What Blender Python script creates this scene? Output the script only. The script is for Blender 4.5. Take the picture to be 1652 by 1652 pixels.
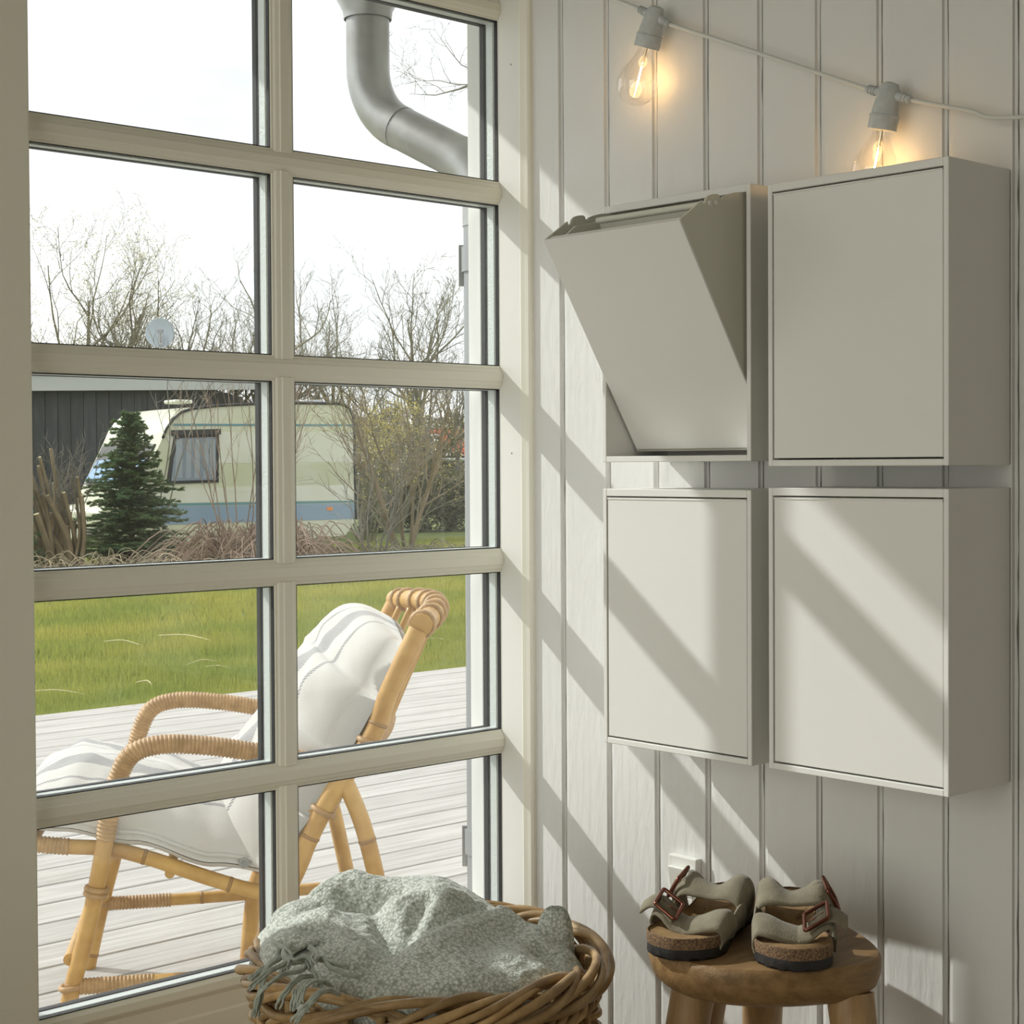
import bpy, math, random
import numpy as np
from mathutils import Vector, Matrix, noise

for o in list(bpy.data.objects):
    bpy.data.objects.remove(o, do_unlink=True)
SC = bpy.context.scene
COL = SC.collection
ZO = 1.06            # everything below is measured from the camera's height; the floor is at z = 0
rnd = random.Random(7)
V = Vector

# ------------------------------------------------------------------ camera
CAM = V((-1.88, -2.07289, 0.0))
CF = V((0.6786315, 0.73420537, -0.02004384)); CR = V((0.73426632, -0.67883896, -0.00553543))
CU = CR.cross(CF)
cd = bpy.data.cameras.new('camera'); cam = bpy.data.objects.new('camera', cd); COL.objects.link(cam)
m = Matrix.Identity(4)
for i in range(3):
    m[i][0] = CR[i]; m[i][1] = CU[i]; m[i][2] = -CF[i]; m[i][3] = CAM[i]
m[2][3] += ZO
cam.matrix_world = m
FPX = 2701.57
cd.sensor_width = 36; cd.lens = FPX / 1652 * 36; cd.shift_y = -20.9576 / 1652
cd.clip_start = 0.05; cd.clip_end = 400
SC.camera = cam

# ------------------------------------------------------------------ sky, sun, big lights, exposure
SC.view_settings.view_transform = 'Standard'; SC.view_settings.look = 'None'
SC.view_settings.exposure = 0.0; SC.view_settings.gamma = 1.0; SC.view_settings.use_curve_mapping = False
W = bpy.data.worlds.new('sky'); SC.world = W; W.use_nodes = True
wn = W.node_tree; wn.nodes.clear()
def wnode(t, **k):
    n = wn.nodes.new(t)
    for a, b in k.items(): setattr(n, a, b)
    return n
wo = wnode('ShaderNodeOutputWorld'); bg = wnode('ShaderNodeBackground'); tc = wnode('ShaderNodeTexCoord')
nz = wnode('ShaderNodeTexNoise'); rp = wnode('ShaderNodeValToRGB')
mp = wnode('ShaderNodeMapping'); mp.inputs['Scale'].default_value = (1, 1, 2.2)
nz.inputs['Scale'].default_value = 2.6; nz.inputs['Detail'].default_value = 5; nz.inputs['Roughness'].default_value = .55
rp.color_ramp.elements[0].position = .22; rp.color_ramp.elements[0].color = (.58, .61, .65, 1)
rp.color_ramp.elements[1].position = .56; rp.color_ramp.elements[1].color = (1, 1, 1, 1)
wn.links.new(tc.outputs['Generated'], mp.inputs[0]); wn.links.new(mp.outputs[0], nz.inputs[0])
wn.links.new(nz.outputs['Fac'], rp.inputs[0]); wn.links.new(rp.outputs[0], bg.inputs[0]); wn.links.new(bg.outputs[0], wo.inputs[0])
bg.inputs[1].default_value = 1.55

SUND = V((1.0, -2.13, -1.715)).normalized()      # direction the sunlight travels
sl = bpy.data.lights.new('sun', 'SUN'); sl.energy = 3.5; sl.angle = math.radians(1.0); sl.color = (1.0, .985, .955)
so = bpy.data.objects.new('sun', sl); COL.objects.link(so)
so.rotation_euler = SUND.to_track_quat('-Z', 'Y').to_euler(); so.location = (-6, 12, 12)

def area(name, loc, to, sx, sy, watts, col):
    l = bpy.data.lights.new(name, 'AREA'); l.shape = 'RECTANGLE'; l.size = sx; l.size_y = sy; l.energy = watts; l.color = col
    o = bpy.data.objects.new(name, l); COL.objects.link(o); o.location = loc
    o.rotation_euler = (V(to) - V(loc)).to_track_quat('-Z', 'Y').to_euler()
    return o
area('fill_light_left', (-3.9, -1.15, ZO + .1), (0, -.9, ZO - .05), 2.1, 2.1, 37, (1.0, .995, .915))  # added fill lamp inside the closed left wall, no window is built there
area('fill_light_back', (-2.4, -4.6, ZO + .1), (-.9, 0, ZO), 2.4, 1.6, 1.2, (1.0, .95, .80))  # weak fill lamp added behind the camera, the back wall has no opening

# ------------------------------------------------------------------ materials
MATS = {}
def mat(name, base=(.8, .8, .8), rough=.6, metal=0., spec=.5, var=None, vscale=8., vstretch=(1, 1, 1), bump=0., bscale=60.,
        bstretch=(1, 1, 1), vdetail=4., trans=0., emit=None, estr=0., sheen=0., ramp=(.35, .65), rand=None, coat=0.):
    if name in MATS: return MATS[name]
    M = bpy.data.materials.new(name); M.use_nodes = True
    nt = M.node_tree; b = nt.nodes['Principled BSDF']; L = nt.links.new
    b.inputs['Base Color'].default_value = (*base, 1); b.inputs['Roughness'].default_value = rough
    b.inputs['Metallic'].default_value = metal; b.inputs['Specular IOR Level'].default_value = spec
    if coat: b.inputs['Coat Weight'].default_value = coat
    if sheen: b.inputs['Sheen Weight'].default_value = sheen
    if emit:
        b.inputs['Emission Color'].default_value = (*emit, 1); b.inputs['Emission Strength'].default_value = estr
    tcn = nt.nodes.new('ShaderNodeTexCoord')
    col = None
    if var:
        mpn = nt.nodes.new('ShaderNodeMapping'); mpn.inputs['Scale'].default_value = vstretch
        n = nt.nodes.new('ShaderNodeTexNoise'); n.inputs['Scale'].default_value = vscale; n.inputs['Detail'].default_value = vdetail
        n.inputs['Roughness'].default_value = .6
        r = nt.nodes.new('ShaderNodeValToRGB')
        r.color_ramp.elements[0].position = ramp[0]; r.color_ramp.elements[1].position = ramp[1]
        r.color_ramp.elements[0].color = (*var, 1); r.color_ramp.elements[1].color = (*base, 1)
        L(tcn.outputs['Object'], mpn.inputs[0]); L(mpn.outputs[0], n.inputs[0]); L(n.outputs['Fac'], r.inputs[0])
        col = r.outputs[0]
        if rand is not None:
            oi = nt.nodes.new('ShaderNodeObjectInfo'); ad = nt.nodes.new('ShaderNodeVectorMath'); ad.operation = 'ADD'
            sc_ = nt.nodes.new('ShaderNodeVectorMath'); sc_.operation = 'SCALE'; sc_.inputs[0].default_value = (7, 5, 3)
            L(oi.outputs['Random'], sc_.inputs['Scale']); L(tcn.outputs['Object'], ad.inputs[0]); L(sc_.outputs[0], ad.inputs[1])
            L(ad.outputs[0], mpn.inputs[0])
    if rand:
        oi = nt.nodes.new('ShaderNodeObjectInfo'); mr = nt.nodes.new('ShaderNodeMapRange')
        mr.inputs['To Min'].default_value = 1 - rand; mr.inputs['To Max'].default_value = 1 + rand * .5
        mx = nt.nodes.new('ShaderNodeMix'); mx.data_type = 'RGBA'; mx.blend_type = 'MULTIPLY'; mx.inputs[0].default_value = 1
        L(oi.outputs['Random'], mr.inputs[0]); L(mr.outputs[0], mx.inputs[7])
        if col is not None: L(col, mx.inputs[6])
        else: mx.inputs[6].default_value = (*base, 1)
        col = mx.outputs[2]
    if col is not None: L(col, b.inputs['Base Color'])
    if bump:
        mpb = nt.nodes.new('ShaderNodeMapping'); mpb.inputs['Scale'].default_value = bstretch
        nb = nt.nodes.new('ShaderNodeTexNoise'); nb.inputs['Scale'].default_value = bscale; nb.inputs['Detail'].default_value = 3
        bm_ = nt.nodes.new('ShaderNodeBump'); bm_.inputs['Strength'].default_value = bump; bm_.inputs['Distance'].default_value = .002
        L(tcn.outputs['Object'], mpb.inputs[0]); L(mpb.outputs[0], nb.inputs[0]); L(nb.outputs['Fac'], bm_.inputs['Height'])
        L(bm_.outputs[0], b.inputs['Normal'])
    if trans:
        tr = nt.nodes.new('ShaderNodeBsdfTranslucent'); ms = nt.nodes.new('ShaderNodeMixShader'); ms.inputs[0].default_value = trans
        if col is not None: L(col, tr.inputs[0])
        else: tr.inputs[0].default_value = (*base, 1)
        out = nt.nodes['Material Output']; L(b.outputs[0], ms.inputs[1]); L(tr.outputs[0], ms.inputs[2]); L(ms.outputs[0], out.inputs[0])
    MATS[name] = M
    return M

def glass_mat(name, tint=(.97, .985, .975), ior=1.45, strength=1.0):
    M = bpy.data.materials.new(name); M.use_nodes = True; nt = M.node_tree; nt.nodes.clear(); L = nt.links.new
    out = nt.nodes.new('ShaderNodeOutputMaterial'); tr = nt.nodes.new('ShaderNodeBsdfTransparent'); gl = nt.nodes.new('ShaderNodeBsdfGlossy')
    fr = nt.nodes.new('ShaderNodeFresnel'); ms = nt.nodes.new('ShaderNodeMixShader'); mu = nt.nodes.new('ShaderNodeMath'); mu.operation = 'MULTIPLY'
    tr.inputs[0].default_value = (*tint, 1); gl.inputs['Roughness'].default_value = .02; gl.inputs[0].default_value = (1, 1, 1, 1)
    ge = nt.nodes.new('ShaderNodeNewGeometry'); mr = nt.nodes.new('ShaderNodeMapRange')
    mr.inputs['To Min'].default_value = ior; mr.inputs['To Max'].default_value = 1 / ior
    L(ge.outputs['Backfacing'], mr.inputs[0]); L(mr.outputs[0], fr.inputs[0]); mu.inputs[1].default_value = strength
    L(fr.outputs[0], mu.inputs[0]); L(mu.outputs[0], ms.inputs[0]); L(tr.outputs[0], ms.inputs[1]); L(gl.outputs[0], ms.inputs[2]); L(ms.outputs[0], out.inputs[0])
    return M

PAINT = (.80, .79, .735)
m_plank = mat('plank_paint', (.76, .755, .738), .55, bump=.55, bscale=90, bstretch=(1, 1, .25), rand=.03)
m_crack = mat('bare_wood_behind_joints', (.20, .12, .07), .9)
m_frame = mat('window_paint', (.87, .85, .74), .38, bump=.10, bscale=70, bstretch=(.2, 1, 1))
m_jamb = mat('jamb_paint', (.80, .79, .74), .45, bump=.12, bscale=80, bstretch=(1, 1, .2))
m_exts = mat('exterior_paint', (.80, .80, .77), .6, bump=.3, bscale=60, bstretch=(1, 1, .2))
m_gasket = mat('black_gasket', (.012, .012, .013), .5)
m_spacer = mat('aluminium_spacer', (.66, .70, .68), .4, metal=.25, bump=.5, bscale=300)
m_pane = glass_mat('window_glass', (.985, .992, .988), 1.45, .6)
m_cab = mat('cabinet_lacquer', (.83, .82, .785), .42, bump=.04, bscale=400)
m_cabin = mat('cabinet_plastic', (.71, .70, .61), .5)
m_room = mat('room_paint', (.47, .455, .375), .8)
m_floor = mat('floor_wood', (.42, .33, .22), .5, var=(.32, .24, .15), vscale=5, vstretch=(8, 1, 1), bump=.1)
m_white = mat('white_plastic', (.80, .80, .75), .35)
m_cable = mat('white_rubber', (.68, .68, .64), .5)
m_sock = mat('socket_rubber', (.60, .62, .62), .55, var=(.5, .52, .52), vscale=60)
m_bulb = glass_mat('bulb_glass', (.965, .955, .94), 1.5, 2.0)
m_fil = mat('glowing_filament', (1, .7, .3), .5, emit=(1.0, .58, .20), estr=110.)
m_wire = mat('lead_wire', (.5, .45, .35), .3, metal=1)
m_teak = mat('teak', (.32, .195, .085), .5, var=(.20, .115, .045), vscale=9, vstretch=(1.2, 9, 9), bump=.25, bscale=60, bstretch=(1, 8, 8))
m_teakl = mat('teak_leg', (.45, .29, .14), .5, var=(.33, .20, .09), vscale=12, vstretch=(5, 5, .6), bump=.2, bscale=60, bstretch=(5, 5, .6))
m_willow = mat('willow', (.56, .375, .18), .42, var=(.30, .18, .075), vscale=26, vstretch=(1, 1, 1), bump=.35, bscale=90, rand=.35, ramp=(.3, .7), spec=.4)
m_sole = mat('black_sole', (.022, .02, .02), .7, bump=.3, bscale=300)
m_cork = mat('cork', (.30, .19, .10), .85, var=(.09, .05, .03), vscale=420, vdetail=2, bump=.8, bscale=500)
m_bed = mat('footbed_suede', (.38, .235, .10), .9, var=(.24, .145, .06), vscale=30, bump=.2, bscale=500)
m_suede = mat('taupe_suede', (.255, .225, .155), .95, var=(.185, .16, .105), vscale=35, bump=.5, bscale=600, sheen=.2)
m_suedei = mat('suede_edge', (.25, .215, .15), .95)
m_copper = mat('copper_buckle', (.20, .085, .06), .28, metal=1.)
m_zinc = mat('zinc', (.47, .475, .47), .42, metal=.7, var=(.33, .325, .31), vscale=9, bump=.05, bscale=30)
m_zincl = mat('grey_pipe', (.33, .34, .35), .5, metal=.4)
m_deck = mat('weathered_deck', (.50, .48, .455), .75, var=(.37, .345, .315), vscale=3.5, vstretch=(.9, 14, 14), bump=.5, bscale=25, bstretch=(.6, 12, 12), rand=.10, vdetail=6)
m_under = mat('dark_gap', (.05, .035, .022), .9)
m_lawn = mat('lawn_soil', (.17, .20, .045), .95, var=(.09, .13, .025), vscale=1.3, vdetail=8, bump=.6, bscale=20)
m_grassA = mat('grass_green', (.23, .30, .07), .6, trans=.5, var=(.42, .40, .10), vscale=.55, vdetail=5, ramp=(.38, .66))
m_bamboo = mat('bamboo', (.62, .385, .13), .38, var=(.45, .25, .08), vscale=14, vstretch=(1, 1, 1), bump=.1, bscale=60)
m_rattan = mat('rattan_wrap', (.53, .34, .17), .5, var=(.36, .22, .10), vscale=40)
m_node = mat('bamboo_node', (.36, .21, .09), .6)
m_bark = mat('bark_olive', (.23, .21, .135), .9, var=(.14, .13, .085), vscale=3)
m_bark2 = mat('bark_grey', (.25, .23, .185), .9, var=(.16, .145, .12), vscale=3)
m_bramble = mat('bramble_cane', (.33, .24, .18), .9, var=(.20, .14, .10), vscale=2)
m_stump = mat('stump_bark', (.26, .20, .12), .9, var=(.17, .13, .07), vscale=4)
m_cut = mat('cut_wood', (.60, .50, .30), .8)
m_blos = mat('buds', (.62, .58, .38), .8, trans=.3)
m_ybud = mat('yellow_buds', (.50, .42, .10), .8, trans=.3)
m_fir = mat('fir_needles', (.075, .145, .065), .7, trans=.35, var=(.14, .20, .075), vscale=2.)
m_hedge = mat('hedge_leaf', (.075, .10, .035), .8, trans=.2, var=(.15, .13, .06), vscale=.6)
m_ivy = mat('ground_leaf', (.12, .22, .07), .7, trans=.2)
m_car = mat('caravan_cream', (.60, .60, .47), .4, var=(.50, .52, .33), vscale=.9, ramp=(.3, .6))
m_carl = mat('caravan_white', (.66, .66, .58), .45, var=(.58, .59, .47), vscale=1.)
m_carb = mat('caravan_blue_band', (.22, .31, .42), .5)
m_cart = mat('caravan_teal_line', (.10, .25, .28), .5)
m_rub = mat('dark_rubber', (.03, .03, .032), .6)
m_cwin = mat('caravan_window', (.16, .20, .24), .12, spec=.9)
m_cwin2 = mat('caravan_front_window', (.20, .36, .60), .1, spec=.9)
m_curt = mat('caravan_curtain', (.30, .34, .37), .8)
m_shed = mat('black_boards', (.028, .030, .035), .6, var=(.05, .052, .058), vscale=4, vstretch=(6, 6, .5), rand=.3)
m_fasc = mat('grey_fascia', (.42, .43, .43), .6)
m_dish = mat('dish_grey', (.42, .47, .52), .4)
m_tile = mat('red_tiles', (.50, .12, .06), .7, var=(.38, .08, .04), vscale=3, rand=.12)
m_house = mat('dark_house', (.06, .06, .055), .8)
m_orange = mat('orange_reflector', (.8, .25, .04), .4)
m_metal = mat('steel', (.3, .3, .3), .4, metal=.8)

# ------------------------------------------------------------------ mesh helper
class MB:
    def __init__(s): s.v = []; s.f = []; s.uv = None
    def add(s, vs, fs):
        n = len(s.v); s.v.extend([tuple(p) for p in vs]); s.f.extend([tuple(i + n for i in q) for q in fs]); return n
    def box(s, x0, x1, y0, y1, z0, z1):
        s.add([(x0, y0, z0), (x1, y0, z0), (x1, y1, z0), (x0, y1, z0), (x0, y0, z1), (x1, y0, z1), (x1, y1, z1), (x0, y1, z1)],
              [(0, 3, 2, 1), (4, 5, 6, 7), (0, 1, 5, 4), (1, 2, 6, 5), (2, 3, 7, 6), (3, 0, 4, 7)]); return s
    def obox(s, c, ax, ay, az, hx, hy, hz):
        c = V(c); ax = V(ax); ay = V(ay); az = V(az); vs = []
        for k in (-1, 1):
            for i, j in ((-1, -1), (1, -1), (1, 1), (-1, 1)):
                vs.append(c + ax * hx * i + ay * hy * j + az * hz * k)
        s.add(vs, [(0, 3, 2, 1), (4, 5, 6, 7), (0, 1, 5, 4), (1, 2, 6, 5), (2, 3, 7, 6), (3, 0, 4, 7)]); return s
    def prism(s, prof, fn, a0, a1, caps=True):
        """prof: 2-D loop; fn(p, q, a) -> world point"""
        n = len(prof); vs = [fn(p, q, a0) for p, q in prof] + [fn(p, q, a1) for p, q in prof]
        fs = [(i, (i + 1) % n, n + (i + 1) % n, n + i) for i in range(n)]
        if caps: fs += [tuple(range(n - 1, -1, -1)), tuple(range(n, 2 * n))]
        s.add(vs, fs); return s
    def tube(s, path, r, n=8, caps=True, closed=False, up=None, flat=1.0):
        P = [V(p) for p in path]; k = len(P)
        R = r if isinstance(r, (list, tuple)) else [r] * k
        if closed: T = [(P[(i + 1) % k] - P[i - 1]).normalized() for i in range(k)]
        else: T = [(P[min(i + 1, k - 1)] - P[max(i - 1, 0)]).normalized() for i in range(k)]
        a = V(up) if up else (V((0, 0, 1)) if abs(T[0].z) < .9 else V((1, 0, 0)))
        N = (a - T[0] * a.dot(T[0])).normalized(); vs = []
        for i in range(k):
            N = (N - T[i] * N.dot(T[i]))
            N = N.normalized() if N.length > 1e-9 else T[i].orthogonal().normalized()
            B = T[i].cross(N)
            for j in range(n):
                t = 2 * math.pi * j / n
                vs.append(P[i] + (N * math.cos(t) * flat + B * math.sin(t)) * R[i])
        fs = []
        for i in range(k if closed else k - 1):
            for j in range(n):
                a_ = i * n + j; b_ = i * n + (j + 1) % n; c_ = ((i + 1) % k) * n + (j + 1) % n; d_ = ((i + 1) % k) * n + j
                fs.append((a_, b_, c_, d_))
        if caps and not closed:
            fs.append(tuple(range(n - 1, -1, -1))); fs.append(tuple(range((k - 1) * n, k * n)))
        s.add(vs, fs); return s
    def lathe(s, prof, o, ax, n=20, capends=True):
        """prof: (r, h) list along axis ax from o"""
        o = V(o); ax = V(ax).normalized(); N = ax.orthogonal().normalized(); B = ax.cross(N); vs = []
        for r, h in prof:
            for j in range(n):
                t = 2 * math.pi * j / n; vs.append(o + ax * h + (N * math.cos(t) + B * math.sin(t)) * r)
        fs = []
        for i in range(len(prof) - 1):
            for j in range(n): fs.append((i * n + j, i * n + (j + 1) % n, (i + 1) * n + (j + 1) % n, (i + 1) * n + j))
        if capends:
            fs.append(tuple(range(n - 1, -1, -1))); fs.append(tuple(range((len(prof) - 1) * n, len(prof) * n)))
        s.add(vs, fs); return s
    def grid(s, fn, nu, nv, uv=False, closed_u=False):
        vs = []; nn = len(s.v)
        for i in range(nu + 1):
            for j in range(nv + 1): vs.append(fn(i / nu, j / nv))
        fs = [(i * (nv + 1) + j, (i + 1) * (nv + 1) + j, (i + 1) * (nv + 1) + j + 1, i * (nv + 1) + j + 1) for i in range(nu) for j in range(nv)]
        s.add(vs, fs)
        if uv:
            if s.uv is None: s.uv = {}
            for i in range(nu + 1):
                for j in range(nv + 1): s.uv[nn + i * (nv + 1) + j] = (i / nu, j / nv)
        return s
    def build(s, name, m_, parent=None, smooth=False, bevel=0., seg=2, origin=None, solid=0., subs=0, kind=None, weld=False):
        if parent is not None: off = V(parent['_w'])
        elif origin is not None: off = V(origin)
        else:
            a = np.array(s.v); off = V(((a[:, 0].min() + a[:, 0].max()) / 2, (a[:, 1].min() + a[:, 1].max()) / 2, a[:, 2].min()))
        me = bpy.data.meshes.new(name)
        me.from_pydata([(p[0] - off[0], p[1] - off[1], p[2] - off[2]) for p in s.v], [], s.f)
        if s.uv:
            ul = me.uv_layers.new(name='UVMap')
            for lp in me.loops: ul.data[lp.index].uv = s.uv.get(lp.vertex_index, (0, 0))
        me.validate()
        if smooth:
            me.polygons.foreach_set('use_smooth', [True] * len(me.polygons))
        me.materials.append(m_)
        o = bpy.data.objects.new(name, me); COL.objects.link(o)
        if smooth == 'auto':
            try: me.set_sharp_from_angle(angle=math.radians(38))
            except Exception: pass
        if parent is not None: o.parent = parent
        else: o.location = (off[0], off[1], off[2] + ZO)
        o['_w'] = off[:]
        if weld:
            w = o.modifiers.new('weld', 'WELD'); w.merge_threshold = 1e-5
        if solid:
            w = o.modifiers.new('solid', 'SOLIDIFY'); w.thickness = solid; w.offset = 0
        if bevel:
            w = o.modifiers.new('bevel', 'BEVEL'); w.width = bevel; w.segments = seg; w.limit_method = 'ANGLE'; w.angle_limit = math.radians(35)
            w.harden_normals = False
        if subs:
            w = o.modifiers.new('sub', 'SUBSURF'); w.levels = subs; w.render_levels = subs
        if kind: o['kind'] = kind
        return o

def tag(o, label, cat, group=None, kind=None):
    if label: o['label'] = label
    if cat: o['category'] = cat
    if group: o['group'] = group
    if kind: o['kind'] = kind
    return o
def thing(name, loc, label=None, cat=None, group=None, kind=None):
    o = bpy.data.objects.new(name, None); COL.objects.link(o); o.empty_display_size = .05
    o.location = (loc[0], loc[1], loc[2] + ZO); o['_w'] = tuple(loc)
    return tag(o, label, cat, group, kind)
def catmull(pts, n=8, closed=False):
    P = [V(p) for p in pts]; k = len(P); out = []
    rng = range(k) if closed else range(k - 1)
    for i in rng:
        if closed: a, b, c, d = P[i - 1], P[i], P[(i + 1) % k], P[(i + 2) % k]
        else: a, b, c, d = P[max(i - 1, 0)], P[i], P[i + 1], P[min(i + 2, k - 1)]
        for j in range(n):
            t = j / n
            out.append(.5 * ((2 * b) + (c - a) * t + (2 * a - 5 * b + 4 * c - d) * t * t + (3 * b - a - 3 * c + d) * t ** 3))
    if not closed: out.append(P[-1])
    return out
def fnoise(p, s=1.): return noise.noise(V(p) * s)
def at(u, v_, dep):
    """point of the photo at a given depth"""
    d = CF + CR * ((u - 826) / FPX) - CU * ((v_ - 805.04) / FPX); return CAM + d * dep
def on_z(u, v_, z):
    d = CF + CR * ((u - 826) / FPX) - CU * ((v_ - 805.04) / FPX); return CAM + d * ((z - CAM.z) / d.z)

# ================================================================== SETTING: the room
FL = -1.06; CE = 1.32; RX = -4.0; RY = -4.8
o = MB().box(RX, .012, RY, -.02, FL - .05, FL).build('floor', m_floor, origin=(0, 0, FL)); o['kind'] = 'structure'
o = MB().box(RX - .1, .15, RY - .1, .05, CE, CE + .1).build('ceiling', m_room, origin=(0, 0, CE)); o['kind'] = 'structure'
# wall with the planks
PW = .1009; Y0 = -.0591
wr = thing('wall_right', (0, 0, FL), kind='structure')
MB().box(.012, .09, RY, .02, FL, CE).build('backing', m_crack, wr)
def plank_mesh(seed):
    r = random.Random(seed); mb = MB(); nz_ = 70
    prof = [(-.0003, .013), (-.0003, .0042), (-.0068, .0034), (-.0088, 0), (-.0940, 0), (-.0948, .0046), (-.0990, .0050), (-.0990, .013)]
    jag = [0.] * (nz_ + 1)
    for i in range(nz_ + 1): jag[i] = max(-.0006, r.gauss(0, .0006)) if r.random() < .7 else 0
    vs = []
    for i in range(nz_ + 1):
        z = FL + (CE - FL) * i / nz_
        for k, (y, x) in enumerate(prof):
            if k in (6, 7): y += jag[i] * 1.2
            if k in (0, 1): y -= jag[(i * 7) % nz_] * .8
            vs.append((x, y, z - FL))
    n = len(prof); fs = [(i * n + k, (i + 1) * n + k, (i + 1) * n + k + 1, i * n + k + 1) for i in range(nz_) for k in range(n - 1)]
    fs += [tuple(range(n)), tuple(range(nz_ * n + n - 1, nz_ * n - 1, -1))]
    me = bpy.data.meshes.new('plank'); me.from_pydata(vs, [], fs); me.materials.append(m_plank); return me
pms = [plank_mesh(i) for i in range(5)]
for i in range(-1, 46):
    o = bpy.data.objects.new('plank', pms[i % 5]); COL.objects.link(o); o.parent = wr
    o.location = (0, Y0 - PW * i if i >= 0 else Y0 + PW - .045, 0)
    if i < 0: o.location = (0, Y0 + .0991, 0); o.scale = (1, .98, 1)
# painted skirting on the floor
o = MB().box(-.014, 0, RY, -.078, FL, FL + .07).build('baseboard_right', m_frame, bevel=.003); o['kind'] = 'structure'
# other walls of the room (outside the frame)
wl = MB(); wl.box(RX, -1.0, -.03, .05, FL, CE)
o = wl.build('wall_left', m_room, origin=(RX, 0, FL)); o['kind'] = 'structure'
o = MB().box(RX - .1, RX, RY, .05, FL, CE).build('wall_behind_left', m_room, origin=(RX, 0, FL)); o.name = 'wall_front'; o['kind'] = 'structure'
o = MB().box(RX - .1, .09, RY - .1, RY, FL, CE).build('wall_back', m_room, origin=(RX, RY, FL)); o['kind'] = 'structure'

# ------------------------------------------------------------------ window
XL, XM1, XM2, XR = -.8565, -.4642, -.4240, -.012
bars = [(1.073, 1.035), (.7705, .732), (.4682, .4296), (.1646, .1261), (-.1367, -.1763), (-.4376, -.4782)]
BOT = -.7331
win = thing('window_1', ((XL + XR) / 2, 0, FL), kind='structure')
def bar_prof(a0, a1):
    """cross section across the bar (a) and towards the room (-y)"""
    w = a1 - a0
    return [(a0, -.011), (a0, -.0225), (a0 + .0015, -.0245), (a0 + .0035, -.0245), (a0 + w * .16, -.0275), (a0 + w * .30, -.0300), (a0 + w * .325, -.0318),
            (a0 + w * .675, -.0318), (a0 + w * .70, -.0300), (a0 + w * .84, -.0275), (a1 - .0035, -.0245), (a1 - .0015, -.0245), (a1, -.0225), (a1, -.011)]
for t, b in bars:
    MB().prism(bar_prof(b, t), lambda p, q, a: (a, q, p), XL, XR).build('muntin', m_frame, win, bevel=.0006, seg=1)
for t, b in bars:
    MB().box(XL, XR, .0203, .0245, b + .0015, t - .0015).build('outer_bead', m_exts, win)
MB().box(XM1 + .0015, XM2 - .0015, .0203, .0242, BOT, 1.035).build('outer_bead', m_exts, win)
edges = [(1.035, .7705), (.732, .4682), (.4296, .1646), (.1261, -.1367), (-.1763, -.4376), (-.4782, BOT)]
for t, b in edges:
    MB().prism(bar_prof(XM1, XM2), lambda p, q, a: (p, q, a), b - .006, t + .006).build('mullion', m_frame, win, bevel=.0006, seg=1)
# stiles and rails
MB().box(-1.0, XL, -.048, .05, FL, CE).build('stile', m_frame, win, bevel=.003)
jb = MB().box(XR, .03, -.0785, .022, FL, CE)
jb.build('stile', m_jamb, win, bevel=.0015)
MB().box(XR, .03, .022, .054, FL - .1, CE).build('outer_jamb', m_exts, win, bevel=.002)
# bottom rail with moulded top
MB().prism([(FL, .022), (FL, -.028), (BOT - .05, -.028), (BOT - .046, -.0265), (BOT - .024, -.0265), (BOT - .016, -.0300), (BOT - .006, -.0275), (BOT, -.0225), (BOT, .022)],
           lambda p, q, a: (a, q, p), XL, XR).build('bottom_rail', m_frame, win, bevel=.001, seg=1)
MB().box(XL, XR, -.028, .05, 1.073, CE).build('head', m_frame, win)
# glazing: two sheets, spacer, gaskets per opening
for t, b in edges:
    for x0, x1 in ((XL, XM1), (XM2, XR)):
        g = MB(); g.box(x0 + .0005, x1 - .0005, -.0150, -.0125, b + .0005, t - .0005)
        g2 = MB(); g2.box(x0 + .0005, x1 - .0005, .0070, .0095, b + .0005, t - .0005)
        pn = g.build('pane', m_pane, win); g2.build('outer_sheet', m_pane, pn)
        def ring(y0, y1, w, x0=x0, x1=x1, t=t, b=b):
            q = MB(); q.box(x0, x0 + w, y0, y1, b, t); q.box(x1 - w, x1, y0, y1, b, t)
            q.box(x0 + w, x1 - w, y0, y1, b, b + w); q.box(x0 + w, x1 - w, y0, y1, t - w, t); return q
        ring(-.0224, -.0152, .0012).build('gasket', m_gasket, pn)
        ring(-.0122, .0045, .0016).build('spacer', m_spacer, pn)
        ring(.0047, .0068, .0026).build('spacer_seal', m_gasket, pn)
        ring(.0097, .0200, .0016).build('outer_gasket', m_gasket, pn)
o = MB().prism([(.030, -.0735), (XR, -.0735), (XR - .0005, -.076), (-.0105, -.083), (-.009, -.0900), (-.006, -.0935), (0.011, -.0935), (.03, -.0935)], lambda p, q, a: (p, q, a), FL, CE).build('trim_1', m_frame, bevel=.0008, seg=1)
o['kind'] = 'structure'
# screw holes / dents in the stile
hb = MB()
for z, y in ((.655, -.055), (.02, -.052)):
    hb.lathe([(.0014, -.0003), (.0011, .0002)], (XR - .0003, y, z), (-1, 0, 0), 8)
hb.build('screw_hole', m_crack, win)

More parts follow.
